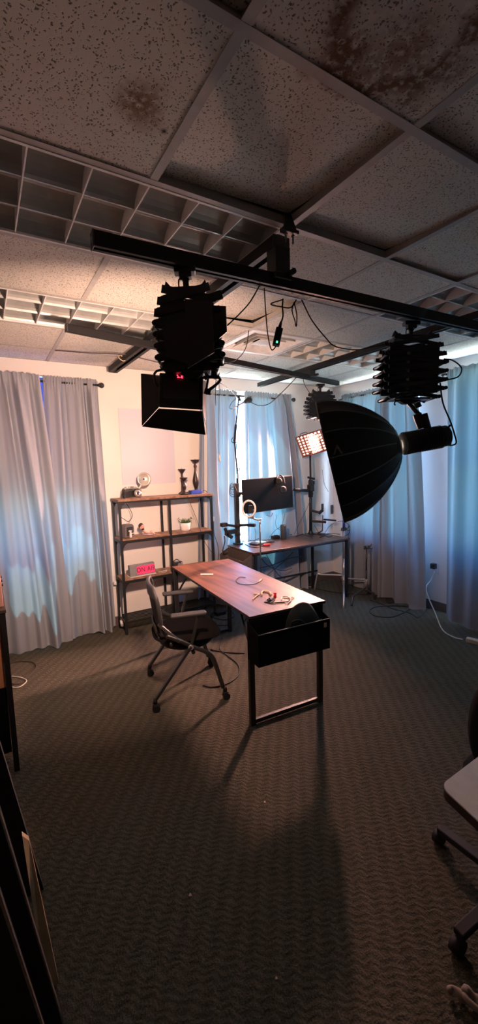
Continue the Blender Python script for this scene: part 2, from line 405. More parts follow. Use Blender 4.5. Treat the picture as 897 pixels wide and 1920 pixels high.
for ax, lst in (('y', WB), ('x', WR)):
    for (p, q, z0, z1) in lst:
        wi += 1; b = MB(); g = MB(); w = .045
        def put(bb, a0, a1, c0, c1, d0, d1):
            if ax == 'y': bb.bx((a0, Y1+d0, c0), (a1, Y1+d1, c1))
            else: bb.bx((X1+d0, a0, c0), (X1+d1, a1, c1))
        put(b, p, p+w, z0, z1, .05, .11); put(b, q-w, q, z0, z1, .05, .11)
        put(b, p+w, q-w, z0, z0+w, .05, .11); put(b, p+w, q-w, z1-w, z1, .05, .11)
        mz = (z0+z1)/2; put(b, p+w, q-w, mz-.02, mz+.02, .05, .11)
        put(b, p-.02, q+.02, z0-.02, z0, -.03, .05)
        o = struct(b.build('window_%d' % wi, 'white_frame'))
        put(g, p+w, q-w, z0+w, z1-w, .078, .082); g.build('pane', 'glass', o)
        if wi == 1:   # unseen roller shade, reach set so sun enters only as a strip below
            s = MB(); put(s, p+.01, q-.01, 1.40, z1-.01, .025, .028); s.build('sun_block_shade', 'blind', o)

# ceiling: grid of T bars, tiles as parts
T = .6096; GX, GY = .597, .9164
ce = struct(MB().bx((X0, Y0, H+.28), (X1, Y1, H+.34)).build('ceiling', 'plenum'))
b = MB()
for i in range(-4, 7):
    x = GX+i*T
    if X0 < x < X1:
        for y0_, y1_ in ([(Y0, GY+T), (GY+2*T, GY+3*T), (GY+4*T, Y1)] if i in (0, 4) else [(Y0, Y1)]):   # a 2 x 4 light spans two bays
            b.bx((x-.0145, y0_, H-.002), (x+.0145, y1_, H)); b.bx((x-.001, y0_, H), (x+.001, y1_, H+.04))
for j in range(-5, 7):
    y = GY+j*T
    if Y0 < y < Y1: b.bx((X0, y-.0145, H-.0026), (X1, y+.0145, H-.0004)); b.bx((X0, y-.001, H), (X1, y+.001, H+.04))
b.build('grid_bars', 'ceilgrid', ce)
b = MB().bx((X0, Y1-.022, H-.002), (X1, Y1, H)).bx((X1-.022, Y0, H-.002), (X1, Y1, H)); b.build('wall_angle', 'ceilgrid', ce)
lights = {(-1, 1), (0, 1), (-1, 3), (0, 3), (3, 1), (4, 1), (3, 3), (4, 3)}; vent = (2, 3)
raised = {(0, 0): (.022, .030), (1, 0): (.010, .034), (-1, -1): (.012, .012), (1, 2): (.03, .03), (1, -1): (.01, .02), (2, 0): (.004, .012)}
for i in range(-4, 7):
    for j in range(-5, 7):
        if (i, j) in lights or (i, j) == vent: continue
        x0, x1 = max(GX+i*T, X0)+.003, min(GX+(i+1)*T, X1)-.003
        y0, y1 = max(GY+j*T, Y0)+.003, min(GY+(j+1)*T, Y1)-.003
        if x1-x0 < .03 or y1-y0 < .03: continue
        ax_, ay_ = raised.get((i, j), (0, 0))
        bb = MB(); n = 6
        def fn(u, v, dz=0):
            return V((x0+(x1-x0)*u, y0+(y1-y0)*v, H+.001+dz+ax_*u+ay_*v*v))
        bb.surf(lambda u, v: fn(u, v), n, n); bb.surf(lambda u, v: fn(u, v, .016), n, n)
        bb.build('ceiling_tile', 'tile', ce)

def troffer(i, j, n, label):
    x0, x1, y0, y1 = GX+i*T+.014, GX+(i+n)*T-.014, GY+j*T+.014, GY+(j+1)*T-.014
    x1 = min(x1, X1-.03)
    t = thing('ceiling_light', label, 'ceiling light', ((x0+x1)/2, (y0+y1)/2, H), 'recessed louvered ceiling lights')
    f = MB(); w = .012
    f.bx((x0, y0, H-.004), (x1, y0+w, H+.006)).bx((x0, y1-w, H-.004), (x1, y1, H+.006)).bx((x0, y0+w, H-.004), (x0+w, y1-w, H+.006)).bx((x1-w, y0+w, H-.004), (x1, y1-w, H+.006))
    f.build('frame', 'white_frame', t)
    h = MB(); h.bx((x0, y0, H+.075), (x1, y1, H+.12))
    for a, c in (((x0, y0), (x1, y0+.002)), ((x0, y1-.002), (x1, y1)), ((x0, y0), (x0+.002, y1)), ((x1-.002, y0), (x1, y1))): h.bx((a[0], a[1], H), (c[0], c[1], H+.10))
    h.build('housing', 'louver', t)
    nx = 3*n; l = MB()
    for k in range(1, nx):
        x = x0+(x1-x0)*k/nx; l.bx((x-.0025, y0+w, H), (x+.0025, y1-w, H+.008))
        l.bx((x-.0008, y0+w, H+.008), (x+.0008, y1-w, H+.065))
    l.build('cross_blade', 'blade', t)
    l = MB()
    for k in range(0, 4):
        y = y0+(y1-y0)*k/3
        a, c = (-.004, .004) if 0 < k < 3 else ((0, .004) if k == 0 else (-.004, 0))
        prof = [(a, .010), (c, .010)]
        up = []
        for q in range(1, 6):
            s_ = q/5; up.append((c+.090*s_*s_ if k < 3 else c, .010+.064*s_))
        dn = []
        for q in range(5, 0, -1):
            s_ = q/5; dn.append((a-.090*s_*s_ if k > 0 else a, .010+.064*s_))
        l.prism([(x0+.002, y+p_, H+h_) for p_, h_ in prof+up+dn], (x1-x0-.004, 0, 0))
    l.build('reflector', 'louver', t)
    tb = MB()
    for k in (0, 1, 2):
        y = y0+(y1-y0)*(k+.5)/3; tb.cyl((x0+.02, y, H+.062), (x1-.02, y, H+.062), .007, n=12)
    tb.build('fluorescent_tube', 'white', t)
troffer(-1, 1, 2, 'largest louvered ceiling light, unlit, behind the black rail end at upper left')
troffer(-1, 3, 2, 'louvered ceiling light above the left curtains, nearest the back wall')
troffer(3, 1, 2, 'louvered ceiling light at the right edge above the near black rail')
troffer(3, 3, 2, 'pale louvered ceiling light beside the square air vent')
# vent
t = thing('air_vent', 'square white ceiling air vent with nested stepped louvers', 'air vent', (GX+2.5*T, GY+3.5*T, H))
cx, cy = GX+2.5*T, GY+3.5*T
def sqring(mb, r0, z0, r1, z1, th=.003):
    P = [(-1, -1), (1, -1), (1, 1), (-1, 1)]
    for k in range(4):
        a, c = P[k], P[(k+1) % 4]
        mb.prism([(cx+a[0]*r0, cy+a[1]*r0, z0), (cx+c[0]*r0, cy+c[1]*r0, z0), (cx+c[0]*r1, cy+c[1]*r1, z1), (cx+a[0]*r1, cy+a[1]*r1, z1)], (0, 0, th))
b = MB(); sqring(b, .295, H-.004, .25, H-.004); b.build('frame', 'white_frame', t)
b = MB()
for r in (.245, .19, .135): sqring(b, r, H-.006, r-.035, H+.035)
b.build('louver', 'white_frame', t)
b = MB(); b.box((cx, cy, H+.01), (.15, .15, .006), None, .002); b.build('center_plate', 'white_frame', t)
b = MB(); b.bx((cx-.29, cy-.29, H+.12), (cx+.29, cy+.29, H+.13)); 
for a, c in (((-.29, -.29), (.29, -.285)), ((-.29, .285), (.29, .29)), ((-.29, -.29), (-.285, .29)), ((.285, -.29), (.29, .29))): b.bx((cx+a[0], cy+a[1], H), (cx+c[0], cy+c[1], H+.12))
b.build('duct_box', 'dark_grey', t)

# ------------------------------------------------------------------ curtains
def curtain(label, axis, c, top, bot, zt, ridges, seed, amp=.027, nf=9, group='grey curtains', zb=.015, back=0):
    """top/bot: (a0,a1) extents along the wall; ridges: (u, width, depth)"""
    rnd = random.Random(seed); ph = [rnd.uniform(0, 6.28) for _ in range(6)]
    sg = -1
    def fn(u, v):
        z = zb+(zt-zb)*v
        w = v**1.4
        a = (bot[0]*(1-w)+top[0]*w)*(1-u)+(bot[1]*(1-w)+top[1]*w)*u
        uw = u+.035*math.sin(5.3*u+ph[1])+.012*math.sin(3*v+ph[1])
        d = amp*(2.2*abs(math.sin(math.pi*nf*uw*.36+ph[0]))**.75-1.1)*(1.2-.4*v)+amp*.5*math.sin(2*math.pi*nf*u*1.13+ph[2]+1.2*(1-v))
        for (ru, rw, rd, sk) in ridges:
            uu = ru+sk*(1-v); x = (u-uu)/(rw*(1+.5*(1-v)))
            d += 1.8*rd*math.exp(-abs(x)**2.6)*(.6+.4*(1-v) if rd > 0 else 1)
            a += -.25*rw*(top[1]-top[0])*math.tanh(x*1.4)*math.exp(-x*x*.4)*(1 if abs(rd) > .03 else .4)
        # gathered header on the rod
        hd = max(0, min(1, (z-(zt-.16))/.13))
        d = d*(1-.65*hd)+hd*(.014+.009*math.sin(2*math.pi*u*23+ph[3])+.006*math.sin(2*math.pi*u*41+ph[4]))
        if z > zt-.075: d -= .012*math.sin((z-zt+.075)/.075*3.1)*0
        zz = z+(.007*math.sin(2*math.pi*u*17+ph[5])*max(0, (v-.95)/.05))+(.010*math.sin(2*math.pi*u*2.3+ph[1])*max(0, (.1-v)/.1))
        # fabric pooling wrinkles near the floor
        d += .006*math.sin(z*60+u*9)*max(0, (.12-z)/.12)
        d = max(d, -.045)
        return V((a, c+sg*(d+.0), max(zz, .006))) if axis == 'y' else V((c+sg*(d+.0), a, max(zz, .006)))
    o = MB().surf(fn, 150, 70).build('curtain', 'curtain')
    return tag(o, label, 'curtain', group)
def ex(pt, pb, axis, c):
    i = 0 if axis == 'y' else 1
    return on(pt[0], pt[1], axis, c)[i], on(pb[0], pb[1], axis, c)[i]
# back wall, left pair
curtain('grey curtain at far left of the back wall, overlapping its neighbour', 'y', 4.245, (-.42, .50), (-.45, .62), 2.53,
        [(.70, .025, .045, .04), (.80, .03, .05, .05), (.93, .04, -.03, 0), (.35, .07, .035, -.05), (.12, .06, .03, 0)], 3)
curtain('grey curtain left of the shelving unit with a small round finial at its top', 'y', 4.325, (.535, 1.03), (.50, 1.07), 2.535,
        [(.25, .09, .02, 0), (.68, .035, .04, .05), (.84, .035, .05, .02), (.76, .03, -.03, .03), (.96, .04, -.02, 0)], 5, nf=5)
# back wall, right pair
t0, b0 = ex((378, 742), (372, 1040), 'y', 4.32); t1, b1 = ex((448, 748), (446, 1012), 'y', 4.32)
curtain('grey curtain directly behind the right end of the shelving unit', 'y', 4.372, (t0, t1), (b0-.02, b1+.02), 2.54,
        [(.30, .05, .06, .25), (.18, .04, -.03, .1), (.45, .04, -.03, .2), (.70, .06, .02, .05), (.92, .05, .03, 0)], 8, nf=5)
t0, b0 = ex((459, 750), (462, 1012), 'y', 4.33); t1, b1 = ex((546, 752), (578, 1100), 'y', 4.32)
curtain('grey curtain behind the computer monitor', 'y', 4.345, (t0, t1), (b0, b1), 2.54,
        [(.04, .04, .03, 0), (.36, .08, .015, 0), (.78, .03, .05, 0), (.89, .03, .06, 0), (.83, .02, -.03, 0), (.62, .05, -.02, 0)], 11, nf=5)
# right wall
def exr(pt, pb, c):
    return on(pt[0], pt[1], 'x', c)[1], on(pb[0], pb[1], 'x', c)[1]
t0, b0 = exr((640, 745), (640, 1060), 4.13); t1, b1 = exr((730, 722), (728, 1132), 4.13)
curtain('grey curtain on the right wall nearest the room corner, behind the softbox', 'x', 4.16, (t0, t1), (b0, b1), 2.55,
        [(.80, .03, .05, 0), (.90, .03, .06, 0), (.85, .02, -.03, 0), (.45, .10, .015, 0), (.15, .05, .02, 0)], 21, nf=4)
t0, b0 = exr((720, 724), (722, 1130), 4.15); t1, b1 = exr((790, 712), (806, 1138), 4.13)
curtain('grey curtain on the right wall directly left of the bare strip with the outlet', 'x', 4.09, (t0, t1), (b0, b1), 2.54,
        [(.12, .06, .02, 0), (.45, .08, .03, 0), (.78, .07, .035, 0), (.62, .05, -.02, 0)], 25, nf=3)
t0, b0 = exr((846, 690), (842, 1152), 4.13)
curtain('grey curtain at the right edge, hanging right of the outlet strip', 'x', 4.075, (t0, 1.25), (b0, 1.2), 2.57,
        [(.10, .05, .03, 0), (.26, .05, .035, 0), (.42, .05, .03, 0), (.60, .06, .03, 0)], 31, nf=7)
def rod(label, axis, c, a0, a1, z, fins):
    P = (lambda a, d=0: V((a, c+d, z))) if axis == 'y' else (lambda a, d=0: V((c+d, a, z)))
    t = thing('curtain_rod', label, 'curtain rod', P((a0+a1)/2), 'black curtain rods')
    MB().cyl(P(a0), P(a1), .010).build('rod', 'black', t)
    for a, s in fins:
        MB().ball(P(a), .026).cyl(P(a-s*.03), P(a-s*.015), .014).build('finial', 'black', t)
    wall = (Y1 if axis == 'y' else X1)-c
    for a in ((a0+.03), (a1-.03)):
        MB().cyl(P(a), P(a, wall), .007).build('bracket', 'black', t)
rod('black curtain rod over the left curtains with ball finial', 'y', 4.322, -.6, 1.055, 2.487, [(1.065, 1)])
rod('black curtain rod over the curtains behind the monitor', 'y', 4.352, t_ := on(370, 742, 'y', 4.33)[0], on(550, 748, 'y', 4.33)[0], 2.482, [(on(553, 748, 'y', 4.33)[0], 1)])
yr = on(838, 700, 'x', 4.14)[1]
rod('black curtain rod on the right wall nearest the corner', 'x', 4.155, 4.20, on(796, 712, 'x', 4.14)[1], 2.50, [])
rod('black curtain rod at the right edge with ball finial beside the bare wall', 'x', 4.09, 1.1, yr-.01, 2.53, [(yr, 1)])

# ------------------------------------------------------------------ wall things
p0, p1 = on(222, 765, 'y', 4.4), on(330, 905, 'y', 4.4)
tag(MB().bx((p0.x, 4.4015, p1.z), (p1.x, 4.4085, p0.z)).build('frosted_panel', 'poster'), 'pale frosted sheet mounted on the wall above the shelving unit', 'wall panel')
def outlet(loc, nrm, label):
    t = thing('wall_outlet', label, 'outlet', loc); m_ = frame(loc, nrm)
    MB(m_).box((0, .003, 0), (.07, .006, .115), None, .002).build('cover_plate', 'outletw', t)
    for s in (-1, 1): MB(m_).box((0, .0065, s*.026), (.032, .003, .028), None, .001).build('socket', 'white', t)
    return t
po = on(820, 1066, 'x', X1); outlet(po, (-1, 0, 0), 'white wall outlet on the bare strip of right wall')
tag(MB(frame(po+V((-.008, .02, .03)), (-1, 0, 0))).box((0, .028, 0), (.055, .05, .06), None, .006).build('power_adapter', 'black_matte'), 'black cube power adapter plugged into the right wall outlet', 'power adapter')
q = on(215, 1088, 'y', Y1); outlet(q, (0, -1, 0), 'white wall outlet behind the lower left of the shelving unit')
q2 = on(622, 948, 'y', Y1-.002); tag(MB(frame(on(624, 955, 'y', Y1), (0, -1, 0))).box((0, .004, 0), (.075, .008, .13), None, .003).box((0, .009, .03), (.03, .004, .03)).box((0, .009, -.03), (.03, .004, .03)).build('wall_outlet', 'grey_plastic'), 'grey double wall outlet on the back wall beside the softbox', 'outlet')
q3 = on(607, 960, 'y', Y1)
tag(MB(frame(on(607, 955, 'y', Y1), (0, -1, 0))).box((0, .004, 0), (.06, .008, .10), None, .003).box((0, .02, 0), (.035, .03, .05), None, .004).build('wall_switch', 'white'), 'white wall plate between the right tripod pole and the softbox', 'switch')

def cable(name, label, pts, r=.0035, m='cord', group=None, parent=None, cat='cable', sm=6):
    o = MB().tube(pts, r, 6, sm=sm).build(name, m, parent, None if parent is None else None)
    if parent is None: tag(o, label, cat, group)
    return o
Z = lambda px, py, z=.006: on(px, py, 'z', z)
# white cord from right outlet to the power strip
pp = po+V((-.03, .01, -.03))
cable('power_cable', 'white cord hanging from the right wall outlet to the power strip', [pp, pp+V((-.03, .02, -.10)), V((4.08, pp.y+.02, .25)), on(817, 1150, 'z', .02), Z(830, 1180), Z(850, 1194), Z(868, 1199, .02)], .006, 'cord_white')
a, c_ = Z(864, 1200, 0), Z(905, 1210, 0); mid = (a+c_)/2+V((.02, -.06, .02)); 
d_ = (c_-a).normalized()
t = thing('power_strip', 'ivory power strip on the carpet at the right edge', 'power strip', V((mid.x, mid.y, 0)))
b = MB(frame(V((mid.x, mid.y, 0)), d_)); b.box((0, .03, .02), (.055, .27, .038), None, .006); b.build('body', 'ivory', t)
for k in range(5): MB(frame(V((mid.x, mid.y, 0)), d_)).box((0, -.06+k*.042, .0395), (.026, .026, .003), None, .001).build('socket', 'tan', t)
# ------------------------------------------------------------------ rails
def rail(label, p, q, w=.058, h=.045, up=(0, 0, 1), ends=True, group=None):
    p, q = V(p), V(q); t = thing('ceiling_rail', label, 'rail', (p+q)/2, 'black lighting rails')
    d = (q-p).normalized(); m_ = frame(p, d); L_ = (q-p).length
    # C-profile: web, two side walls, flanges
    b = MB(m_); hw = w/2
    prof = [(-hw, -h/2), (-hw*.35, -h/2), (-hw*.35, -h/2+.004), (-hw+.004, -h/2+.004), (-hw+.004, h/2-.004), (hw-.004, h/2-.004), (hw-.004, -h/2+.004), (hw*.35, -h/2+.004), (hw*.35, -h/2), (hw, -h/2), (hw, h/2), (hw*.5, h/2), (hw*.5, h/2+.006), (-hw*.5, h/2+.006), (-hw*.5, h/2), (-hw, h/2)]
    b.prism([(x, 0, z) for x, z in prof], (0, L_, 0)); b.build('channel', 'railm', t)
    if ends:
        for y in (0, L_):
            e = MB(m_); e.box((0, y, 0), (w*1.05, .006, h*1.1), None, .002)
            for s in (-1, 1): e.cyl((0, y-.006, s*h*.28), (0, y+.006, s*h*.28), .004, n=8)
            e.build('end_cap', 'dark_grey', t)
    return t
ZF = 2.64
r1a, r1b = on(548, 432, 'z', ZF), on(209, 694, 'z', 2.62)
r1a = V((1.19, 1.56, ZF)); r1b = V((1.165, 4.25, ZF-.01))
rail('fixed black rail running toward the back wall from the clamp, left of the air vent', r1a, r1b, .085, .05)
r2a, r2b = V((3.02, .9, ZF)), V((2.985, 4.40, ZF))
r2b = on(487, 722, 'z', 2.62); r2a = on(897, 592, 'z', 2.60); r2a = r2b+(r2a-r2b)*1.3
rail('fixed black rail running toward the back wall, right of the air vent', r2a, r2b)
ra, rb = on(173, 450, 'z', 2.485), on(897, 614, 'z', 2.485); rb = ra+(rb-ra)*1.35
rail('nearest black rail crossing the whole room below the others', ra, rb, .045, .052)
sa, sb = on(124, 615, 'z', 2.56), on(634, 719, 'z', 2.52)
rail('farther black rail slung across in front of the air vent', sa, sb, .040, .042)
# clamp at the grid node and rail carriages
cl = on(546, 432, 'z', 2.63)
t = thing('beam_clamp', 'black scissor clamp with two bolts on the ceiling grid', 'clamp', cl)
b = MB(); b.prism([cl+V((-.03, 0, .06)), cl+V((.0, 0, .065)), cl+V((.035, 0, .0)), cl+V((-.035, 0, .0))], (.01, .02, 0)); b.box(cl+V((0, .01, .0)), (.08, .03, .015), None, .003); b.build('jaw', 'black', t)
for s in (-1, 1): MB().cyl(cl+V((s*.018, .01, .01)), cl+V((s*.018, .01, -.045)), .0035, n=8).cyl(cl+V((s*.018, .01, -.012)), cl+V((s*.018, .01, -.018)), .008, n=6).build('bolt', 'steel', t)
def cross(a0, a1, b0, b1):   # where two rails pass in plan
    d1, d2 = a1-a0, b1-b0; den = d1.x*d2.y-d1.y*d2.x
    s = ((b0.x-a0.x)*d2.y-(b0.y-a0.y)*d2.x)/den; return a0+d1*s
for (u0, u1, low, lb) in [(r1a, r1b, (ra, rb), 'carriage joining the nearest rail to the left fixed rail'), (r2a, r2b, (ra, rb), 'carriage joining the nearest rail to the right fixed rail'), (r1a, r1b, (sa, sb), 'carriage joining the farther rail to the left fixed rail'), (r2a, r2b, (sa, sb), 'carriage joining the farther rail to the right fixed rail')]:
    p = cross(u0, u1, *low); q = cross(*low, u0, u1)
    ang = low[1]-low[0]
    zt_, zb_ = p.z-.018, q.z+.026
    if zt_ < zb_+.01: zt_ = zb_+.03
    t = thing('rail_carriage', 'black '+lb, 'rail carriage', V((q.x, q.y, zb_)), 'rail carriages')
    m_ = frame(V((q.x, q.y, 0)), V((ang.x, ang.y, 0)))
    MB(m_).box((0, 0, (zt_+zb_)/2), (.075, .075, zt_-zb_), None, .004).build('body', 'black', t)
    MB(m_).box((0, .0, zb_-.012), (.085, .09, .028), None, .004).build('trolley', 'black', t)
    MB(m_).cyl((.04, .03, zb_), (.075, .03, zb_), .012, n=12).build('locking_knob', 'black_matte', t)

def pantograph(label, top, w, d, h, lev, yaw, tilt=0, mt='black', th=.014, hs=1):
    """scissor arm hanging from a rail: stacked crossed bars on four sides, spring covers inside"""
    t = thing('pantograph_hanger', label, 'lighting hanger', top, 'scissor hangers on the rails')
    m_ = Matrix.Translation(top) @ Matrix.Rotation(yaw, 4, 'Z') @ Matrix.Rotation(tilt, 4, 'Y')
    a = MB(m_); a.box((0, 0, .0), (.085, .05, .022), None, .004); a.box((0, 0, -.018), (.05, .04, .02), None, .003); a.build('trolley', mt, t)
    a = MB(m_); a.cyl((0, 0, -.02), (0, 0, -.075), .012, n=14); a.cyl((0, 0, -.03), (0, 0, -.038), .0145, n=14); a.tube([(-.012, 0, -.03), (-.026, 0, -.032), (-.027, 0, -.06), (-.012, 0, -.064)], .003, 6); a.build('stud', mt, t)
    z0 = -.075; 
    a = MB(m_)
    a.box((0, 0, z0-.006), (w*.62, d*.8, .012), None, .003)
    for s in (-1, 1):
        a.cyl((s*w*.27, -d*.45, z0-.006), (s*w*.27, d*.45, z0-.006), .010, n=10)
        a.prism([(s*w*.20, -d*.2, z0), (s*w*.34, -d*.2, z0), (s*w*.30, -d*.2, z0+.03)], (0, .02, 0))
    a.build('top_bracket', mt, t)
    zz = z0-.012; dz = (h-.115)/lev; rnd = random.Random(lev*7+int(w*100))
    for k in range(lev):
        f = min(1, .72+.16*k) if k < lev-1 else .8; ww = w*f/2; za = zz-dz*k; zb = za-dz
        a = MB(m_)
        for s in (-1, 1):
            y = s*d/2
            a.beam((-ww, y, za), (ww, y, zb), .005, th, bev=.001); a.beam((-ww, y+s*.006, zb), (ww, y+s*.006, za), .005, th, bev=.001)
            a.cyl((0, y-s*.004, (za+zb)/2), (0, y+s*.014, (za+zb)/2), .006, n=10)
        arm = a.build('scissor_arm', mt, t)
        for s in (-1, 1):
            a = MB(m_); a.cyl((s*ww, -d/2-.014, zb), (s*ww, d/2+.014, zb), .0065, n=10)
            a.cyl((s*ww, -d/2-.018, zb), (s*ww, -d/2-.012, zb), .0105, n=8); a.cyl((s*ww, d/2+.012, zb), (s*ww, d/2+.018, zb), .0105, n=8)
            a.build('cross_pin', mt, arm)
    a = MB(m_); zt_ = zz-dz*1.15; zl = zz-dz*(lev-.55)
    for s in (-1, 1):
        a.bx((s*w*.27-w*.14, -d*.40, zt_), (s*w*.27+w*.14, -d*.36, zl)); a.bx((s*w*.27-w*.14, d*.36, zt_+.01), (s*w*.27+w*.14, d*.40, zl))
        for q in range(9): a.cyl((s*w*.13, -d*.415, zt_+(zl-zt_)*(q+.5)/9), (s*w*.13, -d*.395, zt_+(zl-zt_)*(q+.5)/9), .003, n=6)
    a.bx((-w*.06, -d*.34, zt_), (w*.06, d*.34, zl)); a.build('spring_cover', mt, t)
    a = MB(m_); zb = zz-dz*lev
    a.box((0, 0, zb-.004), (w*.6, d*.85, .010), None, .003); a.prism([(-w*.2, -.02, zb-.008), (w*.2, -.02, zb-.008), (w*.08, -.02, zb-.03), (-w*.08, -.02, zb-.03)], (0, .04, 0))
    for s in (-1, 1):
        a.tube([(s*w*.2, 0, zb), (s*w*.22, .01, zb-.025), (s*w*.20, .01, zb-.034)], .004, 6)
    a.build('bottom_bracket', mt, t)
    bot = m_ @ V((0, 0, zb-.03)); return t, bot
# --- near left pantograph + panel light
pt = on(347, 508, 'z', 2.455)
dL = (pt-CAM).dot(FW)
_, bot = pantograph('black scissor hanger over the panel light, leaning, nearest the camera', pt, .255, .12, .415, 7, math.radians(-28), math.radians(-2), th=.03)
# hanging straps and paddles that give the near hanger its ragged outline
b = MB(); b.beam(dp(312, 602, dL), dp(345, 548, dL), .012, .034, bev=.002); b.beam(dp(322, 574, dL+.03), dp(342, 560, dL+.03), .010, .045, bev=.002)
b.beam(dp(392, 560, dL), dp(417, 552, dL), .012, .035, bev=.004); b.beam(dp(372, 690, dL), dp(402, 655, dL), .014, .05, bev=.002)
o_ = bpy.data.objects['pantograph_hanger']; b.build('linkage_plate', 'black', o_)
for pts_, off_ in (([(304, 614), (350, 592), (354, 682), (311, 668)], -.07), ([(346, 560), (398, 566), (402, 660), (352, 690)], -.09), ([(396, 572), (424, 574), (426, 622), (392, 650)], -.04)):
    MB().prism([dp(x, y, dL+off_) for x, y in pts_], FW*.008).build('spring_cover', 'black', o_)
pan = dp(340, 734, dL+.06)
az = math.radians(21); fdir = V((math.sin(az)*math.cos(.30), math.cos(az)*math.cos(.30), -math.sin(.30)))
PM = frame(pan, fdir) @ Matrix.Rotation(math.radians(4), 4, 'Y')
pl = thing('led_panel_light', 'black LED panel light with open barn doors and red digits on its back', 'studio light', pan)
W_, H_ = .178, .138
MB(PM).box((0, 0, 0), (W_, .035, H_), None, .005).build('housing', 'black_matte', pl)
MB(PM).box((0, .019, 0), (W_-.014, .003, H_-.014)).build('led_face', 'panel_glow', pl)
b = MB(PM); b.prism([(W_/2, .02, H_/2), (W_/2, .02, -H_/2), (W_/2+.018, .085, -H_/2-.035), (W_/2+.018, .085, H_/2+.03)], (.002, .001, 0)); b.build('barn_door', 'black', pl)
b = MB(PM); b.prism([(-W_/2, .014, H_/2), (-W_/2, .014, -H_/2), (-W_/2-.066, .06, -H_/2-.064), (-W_/2-.078, .06, H_/2+.030)], (-.002, .001, 0)); b.build('barn_door', 'black', pl)
b = MB(PM); b.prism([(-W_/2, .018, -H_/2-.003), (W_/2, .018, -H_/2-.003), (W_/2+.018, .07, -H_/2-.084), (-W_/2-.066, .06, -H_/2-.066)], (0, .001, -.002)); b.build('barn_door', 'black', pl)
b = MB(PM); b.prism([(-W_/2, .018, H_/2+.003), (W_/2, .018, H_/2+.003), (W_/2+.02, .085, H_/2+.040), (-W_/2-.078, .065, H_/2+.032)], (0, .001, .002)); b.build('barn_door', 'black', pl)
b = MB(PM); b.tube([(-W_/2-.002, -.01, .01), (-W_/2-.015, -.012, .02), (-W_/2-.012, -.014, .075), (0, -.014, .09), (W_/2+.012, -.014, .085), (W_/2+.014, -.012, .01)], .005, 8, sm=4)
b.tube([(W_/2, -.01, H_/2-.005), (W_/2+.065, -.02, H_/2-.005), (W_/2+.062, -.02, H_/2-.03), (W_/2+.018, -.02, -.0)], .0065, 8, sm=2); b.build('yoke', 'black', pl)
MB(PM).cyl((W_/2+.005, -.02, .0), (W_/2+.03, -.02, -.005), .012, n=14).build('tilt_knob', 'black_matte', pl)
bz_ = MB(PM).box((.02, -.016, H_/2-.012), (.10, .006, .016), None, .002).build('display_bezel', 'black_matte', pl)
# 5.2 in seven segment digits, on the upper back edge
b = MB(PM)
def seg7(b, ch, x, z, s):
    S = {'a': ((-1, 2), (1, 2)), 'b': ((1, 2), (1, 0)), 'c': ((1, 0), (1, -2)), 'd': ((-1, -2), (1, -2)), 'e': ((-1, 0), (-1, -2)), 'f': ((-1, 2), (-1, 0)), 'g': ((-1, 0), (1, 0))}
    D = {'5': 'afgcd', '2': 'abged'}
    for k in D[ch]:
        (x0, z0), (x1, z1) = S[k]
        b.beam((x+x0*s, -.0205, z+z0*s), (x+x1*s, -.0205, z+z1*s), .0016, .0022, up=(0, 1, 0))
seg7(b, '5', -.014, H_/2-.012, .0035); seg7(b, '2', .002, H_/2-.012, .0035); b.box((-.0065, -.0205, H_/2-.019), (.0018, .002, .0018)); b.build('red_digits', 'red_led', bz_)
b = MB(PM); b.box((0, -.0175, -.0), (W_*.8, .002, H_*.62), None, .001); b.build('back_plate', 'dark_grey', pl)
MB().cyl(bot, pan+V((0, -.01, .09)), .009, n=12).ball(pan+V((0, -.01, .105)), .016).build('swivel_stud', 'black', pl)

# --- right pantograph, LED monolight and softbox
pt = on(772, 607, 'z', 2.445); dR = (pt-CAM).dot(FW)
_, botR = pantograph('black scissor hanger holding the softbox light', pt, .335, .16, .44, 7, math.radians(-31), math.radians(1.5), th=.022)
o_ = bpy.data.objects['pantograph_hanger.001']
def mono(a, c): return dp(a, c, dR)
head_f, head_b = mono(757, 832), mono(838, 817)
ml = thing('monolight', 'black cylindrical studio light behind the softbox', 'studio light', (head_f+head_b)/2)
ad = (head_b-head_f).normalized()
b = MB(); b.cyl(head_f, head_b, .064, .058, n=24); b.build('body', 'black_matte', ml)
b = MB()
for k in range(10):
    p = head_f+(head_b-head_f)*(.35+.055*k); b.cyl(p, p+ad*.004, .0645, n=24)
b.build('cooling_fins', 'black', ml)
b = MB(); b.cyl(head_f-ad*.028, head_f, .050, .056, n=24); b.build('bowens_ring', 'silver', ml)
b = MB(); b.beam(mono(782, 776), mono(792, 803), .045, .045, bev=.005); b.beam(mono(795, 776), mono(803, 806), .03, .04, bev=.004); b.build('yoke', 'black', ml)
MB().cyl(botR+V((0, 0, .01)), mono(789, 780), .012, n=12).cyl(mono(782, 755), mono(786, 764), .018, n=12).build('swivel_stud', 'black', ml)
MB().tube([mono(838, 805), mono(845, 797)], .006, 8, sm=1).box(mono(840, 830), (.03, .03, .03), None, .004).build('lever', 'black', ml)
MB().cyl(head_b, head_b+ad*.008, .05, n=24).build('rear_panel', 'dark_grey', ml)
# softbox: sixteen ribbed parabolic dome, opening edge-on, facing left and down
S0, S1 = mono(592, 757), mono(648, 978)
S0 = dp(594, 757, dR); S1 = dp(647, 978, dR)
sc = (S0+S1)/2; rimv = (S1-S0); Rr = rimv.length/2; ru = rimv.normalized()
view = (sc-CAM).normalized(); axd = ru.cross(view).normalized()
if axd.dot(RT) > 0: axd = -axd
apex = head_f-ad*.03
